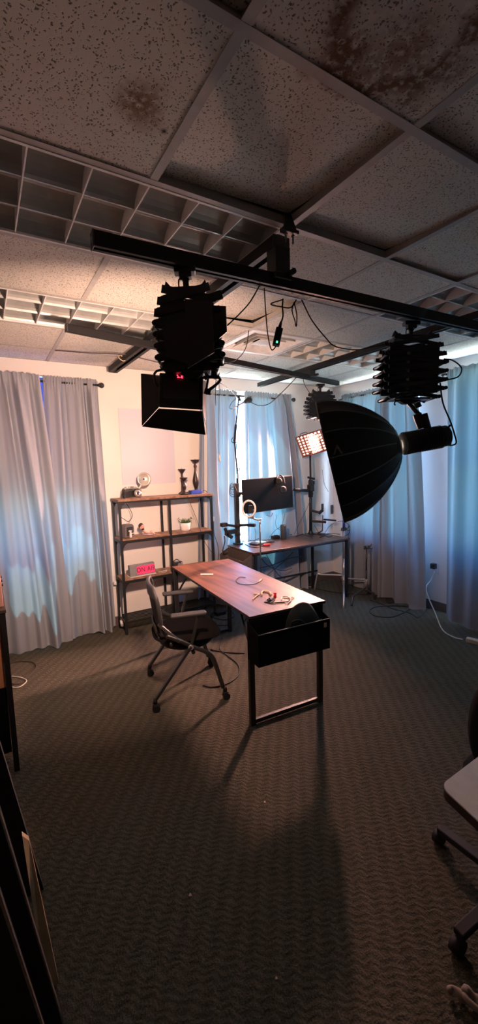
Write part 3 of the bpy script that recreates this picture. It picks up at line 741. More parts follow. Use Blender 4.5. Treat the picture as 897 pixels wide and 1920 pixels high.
# axis goes from apex toward the opening centre
Ld = (sc-apex).length
sbx = thing('softbox', 'large black parabolic dome softbox on the hanging studio light', 'softbox', sc)
def dome(u, v, inset=0, NR=16):
    """u around, v 0 rim .. 1 apex"""
    ang = 2*math.pi*u
    # polygon-ish between ribs
    k = (u*NR) % 1; sag = 1-.035*math.sin(math.pi*k)*(1-.3*v)
    r = (Rr-inset)*(.24+.76*max(0, 1-v**1.9)**.8)*(sag if v > .001 else 1)
    e1 = ru; e2 = view.cross(ru).cross(ru).normalized()*-1
    e2 = axd.cross(ru).normalized()
    cen = sc+(apex-sc)*v
    return cen+(e1*math.cos(ang)+e2*math.sin(ang))*r
MB().surf(lambda u, v: dome(u, v), 128, 26).build('shell', 'soft_fabric', sbx, solid=.004)
MB().surf(lambda u, v: dome(u, .02+v*.95, .03), 96, 16).build('silver_lining', 'silver', sbx, solid=.001)
for k in range(16):
    pts = [dome(k/16, i/14)+(dome(k/16, i/14)-(sc+(apex-sc)*(i/14))).normalized()*.002 for i in range(14)]
    MB().tube(pts, .0035, 6, sm=2).build('rib_seam', 'seam', sbx)
e2 = axd.cross(ru).normalized()
MB().tube([sc+(ru*math.cos(2*math.pi*k/64)+e2*math.sin(2*math.pi*k/64))*Rr for k in range(64)], .006, 8, closed=True, sm=1).build('rim', 'soft_fabric', sbx)
FR = frame(sc-(apex-sc).normalized()*-.03, (sc-apex))
MB().surf(lambda u, v: sc+(apex-sc).normalized()*.025+(ru*math.cos(2*math.pi*u)+e2*math.sin(2*math.pi*u))*(Rr-.012)*(v+.001), 48, 4).build('diffusion_cloth', 'frost', sbx)
# grey chevron mark on the side facing the room
def on_dome(px, py):
    # intersect the view ray with the dome numerically
    k = inv((px-448.5)/F, (960-py)/F, 1).normalized(); best = None
    for i in range(96):
        for j in range(40):
            p = dome(i/96, j/40*.95); q = p-CAM; tt = q.dot(k); dd = (q-k*tt).length
            if tt < (sc-CAM).length-.02 and (best is None or dd < best[0]): best = (dd, p, tt)
    return CAM+k*(best[2]-.006)
b = MB(); b.tube([on_dome(627, 853), on_dome(630, 843), on_dome(633, 835)], .005, 6, sm=1); b.tube([on_dome(634, 838), on_dome(638, 845), on_dome(642, 850)], .005, 6, sm=1)
b.build('chevron_mark', 'grey_logo', sbx)
# --- small pantograph at the back
pt = on(601, 722, 'z', 2.49); dB = (pt-CAM).dot(FW)
pantograph('small black scissor hanger half hidden by the softbox top, at the back', pt, .30, .14, .36, 6, math.radians(-20), 0, th=.03)
# --- hanging power supply
d_ = dL+.35
t = thing('power_supply', 'black power supply with green light hanging from the near rail', 'power supply', dp(522, 630, d_))
m_ = frame(dp(521, 632, d_), FW, up=(UP+RT*.22))
MB(m_).box((0, 0, 0), (.034, .03, .085), None, .004).build('body', 'black_matte', t)
MB(m_).cyl((0, 0, .042), (0, 0, .075), .010, .005, n=12).build('strain_relief', 'black_matte', t)
MB(m_).box((.002, -.0165, -.030), (.007, .003, .009), None, .001).build('indicator_light', 'green_led', t)
cable('power_cable', 'black cord holding up the power supply under the near rail', [dp(531, 560, d_-.02), dp(530, 575, d_), dp(531, 592, d_), dp(528, 604, d_)], .004)
cable('power_cable', 'black cord drooping from the power supply up to the near rail', [dp(496, 540, d_), dp(499, 590, d_), dp(503, 630, d_), dp(509, 655, d_), dp(516, 652, d_), dp(518, 645, d_)], .003)
cable('looped_cable', 'black cord loop tied under the near rail beside the power supply', [dp(556, 562, d_), dp(548, 580, d_), dp(553, 600, d_), dp(556, 612, d_), dp(557, 590, d_), dp(552, 568, d_)], .003)
cable('looped_cable', 'black zigzag cord above the hanging power supply', [dp(530, 562, d_), dp(508, 570, d_), dp(526, 575, d_), dp(545, 577, d_), dp(553, 566, d_)], .003)
cable('power_cable', 'long black cord swooping from the near rail toward the right hanger', [dp(566, 562, d_), dp(585, 600, d_+.05), dp(610, 632, d_+.1), dp(630, 650, d_+.15), dp(670, 656, d_+.25), dp(700, 650, d_+.35), dp(740, 645, d_+.4)], .0032)
cable('power_cable', 'black cord from the panel light hanger up to the near rail', [dp(427, 610, dL), dp(450, 588, dL+.05), dp(470, 565, dL+.1), dp(490, 530, dL+.15)], .003)
cable('power_cable', 'black cord looping from the raised tile down to the farther rail', [dp(467, 615, 3.2), dp(462, 650, 3.1), dp(447, 672, 3.1), dp(425, 682, 3.1), dp(408, 686, 3.1), dp(405, 720, 3.1), dp(405, 760, 3.3)], .003)
cable('power_cable', 'black cord from the near hanger across to the microphone', [dp(374, 680, dL), dp(395, 705, 2.3), dp(430, 730, 3.4), dp(445, 745, 4.2)], .003)
cable('power_cable', 'black cord sagging from the farther rail to the microphone', [dp(556, 708, 4.0), dp(530, 735, 4.2), dp(505, 757, 4.3), dp(485, 760, 4.4), dp(470, 754, 4.4)], .004)
cable('power_cable', 'thin black cord hanging from the farther rail to the small rear hanger', [dp(568, 707, 4.0), dp(572, 722, 4.0), dp(580, 735, 4.0), dp(590, 752, 4.0)], .003)
cable('power_cable', 'black cord looping out from the right side of the softbox hanger', [mono(833, 673), mono(850, 676), mono(866, 690), mono(860, 706), mono(840, 712), mono(826, 716)], .004)
cable('power_cable', 'black cord hanging from the softbox hanger down to the studio light', [mono(826, 718), mono(831, 755), mono(845, 790), mono(853, 815), mono(856, 830), mono(848, 835), mono(838, 834)], .0045)
cable('power_cable', 'short black cord loop under the left side of the softbox hanger', [mono(737, 738), mono(742, 750), mono(752, 750), mono(756, 741)], .0045)
cable('ceiling_wire', 'brown wire strung along the ceiling near the back wall', [on(103, 657, 'z', 2.67), on(170, 662, 'z', 2.655), on(235, 665, 'z', 2.64), on(290, 678, 'z', 2.655), on(345, 688, 'z', 2.67)], .004, 'cord_brown')
b = MB(); t_p = on(228, 672, 'z', 2.63)
b.tube([t_p+V((-.03, -.02, .0)), t_p+V((.0, -.04, -.03)), t_p+V((.03, -.02, -.01)), t_p+V((.0, .02, .03))], .004, 6, closed=True)
tag(b.build('tape_tie', 'tan'), 'tan tie wrapped around the far left rail end', 'tie')
# ------------------------------------------------------------------ shelving unit
SX0, SX1, SY0, SY1 = 1.097, 2.129, 4.090, 4.350
sh = thing('shelving_unit', 'black metal shelving unit with rustic wood shelves against the back wall', 'shelf', ((SX0+SX1)/2, (SY0+SY1)/2, 0))
TOPZ = 1.371; xm = 1.628
for x in (SX0+.012, xm, SX1-.012):
    for y in (SY0+.012, SY1-.012):
        MB().bx((x-.011, y-.011, 0), (x+.011, y+.011, TOPZ-.024)).build('post', 'black', sh)
levels = [TOPZ, .972, .566]
for i, z in enumerate(levels):
    f = .0 if i == 0 else .004
    b = MB().bx((SX0+f-(.006 if i == 0 else 0), SY0+f-(.006 if i == 0 else 0), z-.022 if i == 0 else z-.012), (SX1-f+(.006 if i == 0 else 0), SY1-f, z), .001); b.build('shelf_board', 'shelfwood', sh)
    b = MB()
    for y in (SY0+.004, SY1-.016): b.bx((SX0+.02, y, z-.040), (SX1-.02, y+.012, z-(.0225 if i == 0 else .0125)))
    for x in (SX0+.004, SX1-.016): b.bx((x, SY0+.02, z-.040), (x+.012, SY1-.02, z-(.0225 if i == 0 else .0125)))
    b.build('shelf_rail', 'black', sh)
    for x, s in ((SX0+.02, 1), (SX1-.02, -1)):
        for y in (SY0+.002, SY1-.008):
            pts = [(0, 0), (.055, 0), (.035, -.010), (.018, -.025), (.008, -.05), (0, -.065)]
            MB().prism([(x+s*a, y, z-.038+c) for a, c in pts], (0, .004, 0)).build('corner_bracket', 'black', sh)
b = MB(); z = .135
for y in (SY0+.004, SY1-.016): b.bx((SX0+.02, y, z-.022), (SX1-.02, y+.012, z))
for x in (SX0+.004, SX1-.016): b.bx((x, SY0+.02, z-.022), (x+.012, SY1-.02, z))
for k in range(6): b.bx((SX0+.02, SY0+.035+k*.042, z-.008), (SX1-.02, SY0+.055+k*.042, z-.002))
b.build('bottom_rack', 'black', sh)
# --- vintage camera with flash dish
def S(px, py, z): return on(px, py, 'z', z)
c0 = S(247, 932, TOPZ); c0 = V((1.262, 4.22, TOPZ))
t = thing('vintage_camera', 'vintage black folding camera with round silver flash dish on the top shelf', 'camera', c0)
m_ = Matrix.Translation(c0) @ Matrix.Rotation(math.radians(12), 4, 'Z')
MB(m_).box((0, 0, .046), (.165, .055, .092), None, .008).build('body', 'leather', t)
b = MB(m_); b.box((0, 0, .097), (.15, .05, .012), None, .004).box((.01, 0, .108), (.05, .03, .02), None, .004).cyl((-.05, 0, .1), (-.05, 0, .115), .011, n=16).cyl((.06, 0, .1), (.06, 0, .112), .009, n=16).box((0, 0, .004), (.15, .052, .008), None, .003); b.build('top_plate', 'silver', t)
b = MB(m_); b.prism([(.005, -.028, .02), (.07, -.028, .02), (.06, -.07, .028), (.015, -.07, .028)], (0, 0, .055)); b.build('bellows', 'black_matte', t)
b = MB(m_); b.lathe([(.036, 0), (.036, .006), (.028, .008), (.026, .016), (.020, .018), (.018, .012), (.0, .010)], (.038, -.07, .048), (0, -1, 0)); lr_ = b.build('lens_ring', 'silver', t)
MB(m_).lathe([(.016, 0), (.014, .004), (0, .006)], (.038, -.081, .048), (0, -1, 0)).build('lens', 'lens', lr_)
b = MB(m_); b.cyl((.100, -.02, .0), (.100, -.02, .095), .014, n=16); b.cyl((.100, -.02, .02), (.100, -.02, .06), .0155, n=16); b.build('flash_handle', 'silver', t)
MB(m_).beam((.086, -.02, .09), (.118, -.03, .14), .016, .012).build('flash_arm', 'silver', t)
dc = V((.135, -.045, .185)); dn = V((-.25, -1, .12)).normalized()
b = MB(m_); b.lathe([(.004, -.022), (.030, -.018), (.055, -.004), (.070, .014), (.0705, .016), (.054, -.001), (.028, -.014), (.004, -.018)], dc, dn, 36); fd_ = b.build('flash_dish', 'dish', t)
MB(m_).ball(dc+dn*.0, .009).cyl(dc-dn*.02, dc, .006, n=10).build('flash_bulb', 'dark_grey', fd_)
MB(m_).tube([(-.08, 0, .06), (-.10, -.01, .045), (-.115, -.02, .01), (-.12, -.03, .004)], .003).build('strap', 'leather', t)
cable('black_cable', 'thin black cord loop dangling under the left end of the top shelf', [V((1.225, 4.30, 1.33)), V((1.27, 4.28, 1.24)), V((1.275, 4.25, 1.18)), V((1.22, 4.2, 1.135)), V((1.16, 4.15, 1.17)), V((1.13, 4.13, 1.19))], .003)
# --- candlesticks
def candle(label, loc, h, kind):
    t = thing('candlestick', label, 'candlestick', loc, 'dark candlesticks on the shelf')
    if kind == 'tall': prof = [(.052, 0), (.052, .008), (.046, .014), (.030, .022), (.018, .034), (.016, .045), (.026, .07), (.035, .10), (.036, .125), (.028, .165), (.016, .21), (.012, .235), (.014, .24), (.011, .246), (.018, .258), (.020, .272), (.012, .284), (.012, .292), (.016, .298), (.030, .312), (.050, .324), (.052, .332), (.046, .332), (.03, .326)]
    elif kind == 'short': prof = [(.050, 0), (.050, .008), (.040, .018), (.020, .03), (.016, .05), (.026, .075), (.028, .10), (.018, .125), (.013, .14), (.018, .15), (.030, .165), (.042, .178), (.042, .186), (.03, .184)]
    else: prof = [(.046, 0), (.046, .008), (.030, .018), (.014, .03), (.012, .16), (.012, .20), (.010, .205), (.030, .235), (.042, .245), (.042, .252), (.03, .25)]
    k = h/prof[-2][1]
    MB().lathe([(r, z*k) for r, z in prof[:-1]], loc).build('stem', 'candle', t)
    MB().cyl(V(loc)+V((0, 0, h-.004)), V(loc)+V((0, 0, h+.010)), .004, .001, n=8).build('spike', 'candle', t)
candle('tall dark turned candlestick behind the blue box on the top shelf', V((2.03, 4.29, TOPZ)), .375, 'tall')
candle('shortest dark candlestick at the front of the top shelf', V((1.845, 4.20, TOPZ)), .185, 'short')
candle('middle height dark candlestick directly behind the shortest one', V((1.875, 4.315, TOPZ)), .275, 'mid')
bb = V((1.96, 4.165, TOPZ))
m_ = Matrix.Translation(bb) @ Matrix.Rotation(math.radians(8), 4, 'Z')
t = thing('power_brick', 'blue box with cord lying at the right end of the top shelf', 'power brick', bb)
MB(m_).box((0, 0, .022), (.145, .065, .044), None, .008).build('body', 'blue', t)
MB(m_).box((-.085, -.005, .018), (.06, .034, .030), None, .005).box((-.13, -.01, .014), (.05, .04, .026), None, .006).build('plug', 'leather', t)
MB(m_).tube([(.07, 0, .025), (.10, -.01, .032), (.13, -.015, .025), (.142, -.02, .004), (.146, -.02, -.03)], .003).build('cord', 'cord', t)
cable('power_cable', 'thin black cord crossing the right bays from the top shelf to the lower shelf', [V((1.835, 4.085, 1.366)), V((1.84, 4.082, 1.33)), V((1.92, 4.085, 1.12)), V((1.972, 4.08, .955)), V((2.02, 4.08, .83)), V((2.10, 4.06, .70))], .0025)
# --- middle shelf
z = levels[1]
tp = V((1.205, 4.205, z)); m_ = Matrix.Translation(tp) @ Matrix.Rotation(math.radians(20), 4, 'Z')
t = thing('toaster_figurine', 'small grey rounded toaster figurine with white figure, left on the middle shelf', 'figurine', tp)
prof = [(-.055, .006), (-.055, .10), (-.048, .125), (-.03, .138), (.03, .138), (.048, .125), (.055, .10), (.055, .006)]
b = MB(m_); b.prism([(x, -.035, y) for x, y in prof], (0, .07, 0)); b.build('body', 'toaster', t)
b = MB(m_); b.box((0, -.038, .065), (.075, .006, .09), None, .003); b.build('front_plate', 'grey_plastic', t)
b = MB(m_); b.lathe([(.012, 0), (.014, .02), (.010, .05), (.008, .058)], (-.005, -.055, .004), n=16).ball((-.008, -.055, .07), .014, (1.5, 1, .7)).tube([(0, -.055, .05), (.02, -.058, .045), (.035, -.056, .047)], .004); b.build('white_figure', 'white', t)
b = MB(m_); b.cyl((.055, 0, .06), (.072, 0, .062), .005, n=8).cyl((.055, -.01, .085), (.070, -.01, .090), .004, n=8).box((0, 0, .003), (.10, .06, .006)); b.build('lever', 'grey_plastic', t)
fp = V((1.405, 4.20, z)); m_ = Matrix.Translation(fp) @ Matrix.Rotation(math.radians(-8), 4, 'Z')
t = thing('bobblehead', 'small bearded big headed figurine reclining on a grey base, middle shelf', 'figurine', fp)
MB(m_).ball((.02, 0, .008), .06, (1.15, .6, .14)).build('base', 'sled', t)
b = MB(m_); b.tube([(-.035, 0, .055), (-.02, 0, .038), (.005, 0, .024), (.03, 0, .022)], lambda s: .016-.004*s, 10); b.tube([(.03, .01, .022), (.05, .014, .038), (.07, .012, .020)], .007, 8); b.tube([(.03, -.01, .022), (.045, -.016, .032), (.075, -.014, .018)], .007, 8); b.tube([(-.03, -.014, .05), (-.01, -.026, .03), (.01, -.022, .032)], .005, 8); b.build('body', 'skin', t)
b = MB(m_); b.ball((-.05, -.004, .093), .028, (.9, .85, 1.15)).ball((-.038, -.026, .092), .006).ball((-.05, -.03, .10), .003); hd_ = b.build('head', 'skin', t)
b = MB(m_); b.ball((-.056, .003, .104), .029, (.95, .9, 1.0)).ball((-.044, -.014, .073), .016, (1, .9, .8)); b.build('hair', 'hairm', hd_)
pp_ = V((1.845, 4.21, z)); t = thing('potted_succulent', 'green succulent in a round white pot on the middle shelf', 'plant', pp_)
MB().lathe([(.030, 0), (.044, .004), (.053, .02), (.056, .05), (.056, .088), (.052, .090), (.049, .080), (.0, .078)], pp_, n=36).build('pot', 'pot', t)
MB().cyl(pp_+V((0, 0, .078)), pp_+V((0, 0, .083)), .048).build('soil', 'soil', t)
b = MB(); rr = random.Random(4)
for k in range(46):
    a = rr.uniform(0, 6.28); r = rr.uniform(0, .040); ln = rr.uniform(.03, .065); tl = rr.uniform(.1, .9)
    p = pp_+V((r*math.cos(a), r*math.sin(a), .082)); q = p+V((math.cos(a)*tl, math.sin(a)*tl, 1)).normalized()*ln
    b.tube([p, (p+q)/2+V((math.cos(a)*.004, math.sin(a)*.004, 0)), q], lambda s: (.0065*(1-s*s)+.001, .003*(1-s)+.0008), 6, sm=3)
for a in (2.5, 0.2, 5.8):
    p = pp_+V((.03*math.cos(a), .03*math.sin(a), .09)); q = p+V((math.cos(a)*.045, math.sin(a)*.045, .045)); b.tube([p, (p+q)/2+V((0, 0, .01)), q], .002)
    for k in range(5): b.ball(q+V((rr.uniform(-.01, .01), rr.uniform(-.01, .01), rr.uniform(-.01, .01))), .006, (1, 1, .5), u=8, v=6)
b.build('leaves', 'leaf', t)
# --- lower shelf: ON AIR sign, small camera, white cord
z = levels[2]
sp = V((1.325, 4.185, z)); sd = V((-.07, 1, 0)).normalized()
t = thing('on_air_sign', 'grey metal light box reading ON AIR on a pink face, lower shelf', 'sign', sp)
m_ = frame(sp, sd)
b = MB(m_); b.prism([(-.135, -.03, .006), (-.135, .04, .006), (-.135, .03, .118), (-.135, -.012, .118)], (.27, 0, 0)); b.build('housing', 'sign_body', t)
b = MB(m_); b.box((-.0, .005, .003), (.28, .10, .006), None, .002); b.build('base', 'white', t)
tl = math.atan2(.018, .112)
fm = m_ @ Matrix.Translation((.035, -.024, .060)) @ Matrix.Rotation(-tl, 4, 'X')
b = MB(fm); b.box((0, -.003, 0), (.195, .008, .084), None, .002); sf_ = b.build('sign_face', 'sign_face', t)
text_mesh('lettering', 'ON AIR', .060, .001, fm @ Matrix.Translation((0, -.0085, 0)) @ Matrix.Rotation(math.pi/2, 4, 'X') @ Matrix.Diagonal((.95, 1.15, 1, 1)), 'sign_text', sf_)
cable('white_cable', 'short white cable loop on the lower shelf right of the pink sign', [V((1.50, 4.17, z+.004)), V((1.55, 4.19, z+.004)), V((1.60, 4.2, z+.004)), V((1.59, 4.17, z+.004)), V((1.56, 4.14, z+.004)), V((1.52, 4.15, z+.004))], .003, 'cord_white')
cp = V((1.735, 4.235, z)); m_ = Matrix.Translation(cp) @ Matrix.Rotation(math.radians(15), 4, 'Z')
t = thing('box_camera', 'small black camera with carrying strap on the lower shelf behind the table corner', 'camera', cp)
MB(m_).box((0, 0, .035), (.125, .05, .07), None, .006).build('body', 'leather', t)
MB(m_).box((.045, -.024, .04), (.018, .006, .05), None, .002).cyl((.01, -.024, .04), (.01, -.038, .04), .018, n=20).box((0, 0, .074), (.05, .03, .012), None, .003).build('lens_mount', 'silver', t)
MB(m_).tube([(-.055, 0, .06), (-.04, 0, .085), (0, 0, .098), (.025, 0, .085), (.03, 0, .07)], (.0045)).build('strap', 'leather', t)
# white cord at wall outlet by the shelf
q = on(217, 1090, 'y', 4.39)
tag(MB(frame(q, (0, -1, 0))).box((.01, .025, -.01), (.04, .035, .035), None, .006).build('plug', 'outletw'), 'white plug in the outlet behind the left end of the lower shelf', 'plug')
cable('extension_cord', 'white cord hanging from the outlet beside the left shelf post', [q+V((.02, -.03, -.02)), on(222, 1110, 'y', 4.35), on(226, 1140, 'y', 4.33), on(228, 1165, 'y', 4.25)], .006, 'cord_white')
tag(MB().cyl(on(228, 1163, 'y', 4.24), on(229, 1174, 'y', 4.24), .016, n=16).build('cord_socket', 'white'), 'white socket end of the cord at the floor beside the left shelf post', 'socket')
# white device on the curtain right of the shelf
q = on(400, 973, 'y', 4.22); tag(MB().box(q, (.025, .02, .055), None, .006).build('remote_holder', 'white'), 'small white device beside the right shelf post', 'device')
cable('power_cable', 'thin dark cord hanging below the white device by the right shelf post', [q+V((0, 0, -.02)), on(402, 1000, 'y', 4.2), on(410, 1030, 'y', 4.2), on(408, 1060, 'y', 4.2)], .0025)
cable('blind_cord', 'thin cord hanging in front of the curtain left of the microphone', [on(411, 690, 'y', 4.2), on(411, 750, 'y', 4.2), on(410, 820, 'y', 4.2), on(411, 852, 'y', 4.2)], .003, 'cord_brown')
tag(MB().cyl(on(411, 852, 'y', 4.2), on(412, 865, 'y', 4.2), .010, .012, n=12).build('cord_tassel', 'tan'), 'tan pull tassel hanging in front of the curtain', 'tassel')

# ------------------------------------------------------------------ desks
def desk(name, label, ox, oy, ang, w, l, topm, braces=True):
    """long side along local Y, open loop legs at both ends"""
    t = thing(name, label, 'desk', (ox+w/2, oy+l/2, 0)); m_ = Matrix.Translation((ox, oy, 0)) @ Matrix.Rotation(ang, 4, 'Z')
    MB(m_).box((w/2, l/2, .736), (w, l, .018), None, .002).build('tabletop', topm, t)
    e = MB(m_); 
    for a, c in (((-.0015, -.0015), (w+.0015, 0)), ((-.0015, l), (w+.0015, l+.0015)), ((-.0015, 0), (0, l)), ((w, 0), (w+.0015, l))): e.bx((a[0], a[1], .7275), (c[0], c[1], .7445))
    e.build('edge_band', 'black_matte', t)
    for y in (.035, l-.035):
        for x in (.022, w-.022):
            MB(m_).bx((x-.018, y-.014, .0), (x+.018, y+.014, .727), .002).build('leg', 'black', t)
        MB(m_).bx((.040, y-.012, .012), (w-.040, y+.012, .038), .002).build('foot_rail', 'black', t)
        MB(m_).bx((.040, y-.012, .695), (w-.040, y+.012, .727), .002).build('top_rail', 'black', t)
    for x in (.06, w-.06): MB(m_).bx((x-.010, .05, .702), (x+.010, l-.05, .727)).build('side_rail', 'black', t)
    if braces:
        for y, s in ((.05, 1), (l-.05, -1)):
            MB(m_).beam((.03, y, .50), (.06, y+s*.20, .705), .012, .012).beam((w-.03, y, .50), (w-.06, y+s*.20, .705), .012, .012).build('brace', 'black', t)
    return t, m_
D1A = -.0677
d1, DM = desk('desk', 'walnut topped desk with black metal legs in the middle of the room', 1.3401, 2.1281, D1A, .590, 1.518, 'walnut')
# hanging pouch at the near end
w = .590
pch = thing('storage_pouch', 'black fabric storage pouch hanging on the near end of the middle desk', 'pouch', DM @ V((w/2, -.08, .4)))
zt1, zb1, dep = .678, .478, .14; w = .515; xl = -.022
b = MB(DM); b.bx((xl, -.010, zb1), (w+.0, -.004, .722)); b.build('back_panel', 'pouchside', pch)
b = MB(DM); b.prism([(xl, -.010, zb1), (xl, -dep, zb1), (xl, -dep, zt1), (xl, -.010, .722)], (.004, 0, 0)).build('side_panel', 'pouchside', pch)
MB(DM).prism([(w, -.010, zb1), (w, -dep, zb1), (w, -dep, zt1), (w, -.010, .722)], (-.004, 0, 0)).build('side_panel', 'pouchside', pch)
b = MB(DM); b.bx((xl+.004, -dep, zb1), (w-.004, -dep+.004, zt1)).bx((xl+.004, -dep+.004, zb1), (w-.004, -.010, zb1+.005)); b.build('front_panel', 'black_fabric', pch)
b = MB(DM); b.tube([(xl+.002, -dep, zt1), (w*.5, -dep-.004, zt1+.002), (w-.002, -dep, zt1)], .004); b.build('top_hem', 'seam', pch)
b = MB(DM); b.box((w-.04, -dep-.003, zt1-.035), (.022, .003, .030), None, .001); b.build('label_patch', 'tan', pch)
b = MB(DM)
b.surf(lambda u, v: V((.36+.150*math.cos(math.pi*u)*(1-.15*v), -.050-.045*math.sin(math.pi*v)+.01, .492+.290*v**.5*math.sin(math.pi*min(max(u, .02), .98))**.55*1.0)), 24, 14)
cs = b.build('padded_case', 'case_grey', None, solid=.01); tag(cs, 'grey green rounded padded case standing in the black desk pouch', 'case')
cable('headphone_cable', 'black cable bunched in the pouch left of the padded case', [DM @ V(p) for p in [(.27, -.09, .62), (.25, -.10, .69), (.30, -.11, .70), (.36, -.11, .655), (.42, -.11, .66), (.47, -.11, .67)]], .006, 'black_matte')
cable('white_cable', 'white cable end poking over the front edge of the desk pouch', [DM @ V(p) for p in [(.13, -.11, .64), (.15, -.12, .664), (.19, -.125, .668), (.23, -.12, .660)]], .002, 'cord_white')
# items on the desk
dz = .745
def T1(px, py, z=dz): return on(px, py, 'z', z)
a, c_ = T1(376, 1077, dz+.006), T1(400, 1077, dz+.006)
t = thing('white_remote', 'white slim remote lying on the walnut desk', 'remote', (a+c_)/2-V((0, 0, .006)))
MB().beam(a, c_, .022, .011, bev=.005).build('body', 'white', t)
MB().cyl((a+c_)/2+V((.02, .004, .004)), (a+c_)/2+V((.02, .004, .0065)), .004, n=12).build('button', 'grey_plastic', t)
cable('black_cable', 'thin black cable curled on the middle of the walnut desk', [T1(x, y, dz+.004) for x, y in [(461, 1083), (450, 1082), (443, 1088), (448, 1094), (462, 1096), (478, 1095), (487, 1090)]], .0028)
tag(MB().beam(T1(486, 1091, dz+.006), T1(491, 1086, dz+.006), .014, .010, bev=.002).build('cable_connector', 'tan'), 'tan connector at the end of the curled black cable', 'connector')
tag(MB().tube([T1(x, y, dz+.006) for x, y in [(474, 1124), (482, 1117), (486, 1114), (476, 1113)]], .005, 8, flat=(0, 0, 1)).build('strap_piece', 'tan'), 'tan forked strap at the left of the clutter on the desk', 'strap')
tag(MB().tube([T1(x, y, dz+.008) for x, y in [(492, 1116), (491, 1111), (496, 1108), (505, 1110), (509, 1115)]], .0065, 8).build('strap_loop', 'tan'), 'tan horseshoe shaped loop on the walnut desk', 'loop')
p = T1(516, 1120, dz); tag(MB().cyl(p, p+V((0, 0, .03)), .010, n=16).cyl(p+V((0, 0, .03)), p+V((0, 0, .036)), .012, n=16).build('red_container', 'red'), 'small red cylinder standing in the clutter on the desk', 'container')
p = T1(506, 1128, dz); t = thing('circuit_board', 'small black circuit board with wires on the near end of the desk', 'circuit board', p)
m_ = Matrix.Translation(p) @ Matrix.Rotation(.5, 4, 'Z'); b = MB(m_).box((0, 0, .004), (.07, .05, .004)); 
for k in range(7): b.box((rr.uniform(-.025, .025), rr.uniform(-.018, .018), .009), (rr.uniform(.006, .016), rr.uniform(.006, .014), .008), None, .001)
b.build('board', 'black_matte', t)
MB(m_).tube([(-.02, 0, .01), (.01, .01, .02), (.03, -.01, .016), (.05, 0, .01)], .002).tube([(-.02, .01, .012), (0, -.01, .02), (.02, .02, .014)], .002).build('wires', 'steel', t)
cable('black_cable', 'thick black cable lying beside the circuit board on the desk', [T1(x, y, dz+.005) for x, y in [(508, 1131), (520, 1130), (532, 1129), (540, 1128), (545, 1124)]], .004)
cable('white_cable', 'white cable hooked around the right of the desk clutter', [T1(x, y, dz+.008) for x, y in [(528, 1125), (530, 1119), (540, 1119), (546, 1124), (541, 1130), (535, 1130)]], .004, 'cord_white')
cable('black_cable', 'short black crossed wires at the right of the desk clutter', [T1(x, y, dz+.005) for x, y in [(541, 1119), (547, 1124), (552, 1121), (547, 1120), (543, 1126)]], .0022)
# back desk
bx0 = 2.385; l2 = 1.40
w = .59
t2 = thing('desk', 'dark wood desk with black legs below the monitor', 'desk', (3.1, 3.95, 0))
X2a, X2b, Y2a, Y2b = 2.375, 3.79, 3.66, 4.225
MB().box(((X2a+X2b)/2, (Y2a+Y2b)/2, .736), (X2b-X2a, Y2b-Y2a, .018), None, .002).build('tabletop', 'walnut2', t2)
for x in (X2a+.035, X2b-.035):
    for y in (Y2a+.025, Y2b-.025): MB().bx((x-.013-(.10 if x > 3 and y > 4 else 0), y-.016, 0), (x+.013-(.10 if x > 3 and y > 4 else 0), y+.016, .727), .002).build('leg', 'black', t2)
    if x < 3: MB().bx((x-.011, Y2a+.041, .012), (x+.011, Y2b-.041, .038)).build('foot_rail', 'black', t2)
    MB().bx((x-.011, Y2a+.041, .695), (x+.011, Y2b-.041, .727)).build('top_rail', 'black', t2)
for y in (Y2a+.05, Y2b-.05): MB().bx((X2a+.05, y-.01, .700), (X2b-.05, y+.01, .727)).build('side_rail', 'black', t2)
b = MB(); b.bx((X2a+.05, Y2b-.03, .22), (X2b-.05, Y2b-.012, .238)); b.build('back_rail', 'black', t2)
t = thing('storage_pouch', 'fabric storage pouch with a lit brown grey tone hanging on the left end of the back desk', 'pouch', (X2a-.07, 3.95, .5))
b = MB(); b.bx((X2a-.008, Y2a+.03, .50), (X2a-.003, Y2b-.03, .725)); b.build('back_panel', 'lit_bag', t)
b = MB(); b.prism([(X2a-.010, Y2a+.03, .50), (X2a-.12, Y2a+.03, .50), (X2a-.12, Y2a+.03, .66), (X2a-.010, Y2a+.03, .722)], (0, .004, 0)).build('side_panel', 'lit_bag', t)
MB().prism([(X2a-.010, Y2b-.03, .50), (X2a-.12, Y2b-.03, .50), (X2a-.12, Y2b-.03, .66), (X2a-.010, Y2b-.03, .722)], (0, -.004, 0)).build('side_panel', 'lit_bag', t)
b = MB(); b.bx((X2a-.12, Y2a+.035, .50), (X2a-.116, Y2b-.035, .66)).bx((X2a-.116, Y2a+.035, .50), (X2a-.01, Y2b-.035, .505)); b.build('front_panel', 'lit_bag', t)

# ------------------------------------------------------------------ poles, monitor, arms on back desk
YP = 4.19
def P(px, py, y=YP): return on(px, py, 'y', y)
pL0 = P(446, 1000); pL0 = V((pL0.x, YP, .745)); pL1 = P(446, 906)
pl_ = thing('desk_pole', 'black clamp pole at the left of the back desk carrying arms', 'pole', pL0)
MB().bx((pL0.x-.024, YP-.024, .746), (pL0.x+.024, YP+.024, pL1.z), .003).build('pole', 'black', pl_)
MB().box(pL0+V((0, 0, .008)), (.09, .09, .016), None, .004).build('base_clamp', 'black', pl_)
MB().cyl(pL1+V((0, 0, -.01)), P(446, 896), .014, n=14).build('pole_tip', 'black', pl_)
for k, (px, py, s) in enumerate([(446, 927, 1), (446, 985, 1), (446, 1000, -1)]):
    q = P(px, py); MB().cyl(q-V((0, 0, .028)), q+V((0, 0, .028)), .034, n=20).build('collar', 'black_matte', pl_)
MB().beam(P(446, 926), P(458, 925, YP-.08), .035, .035, bev=.004).build('monitor_arm', 'black', pl_)
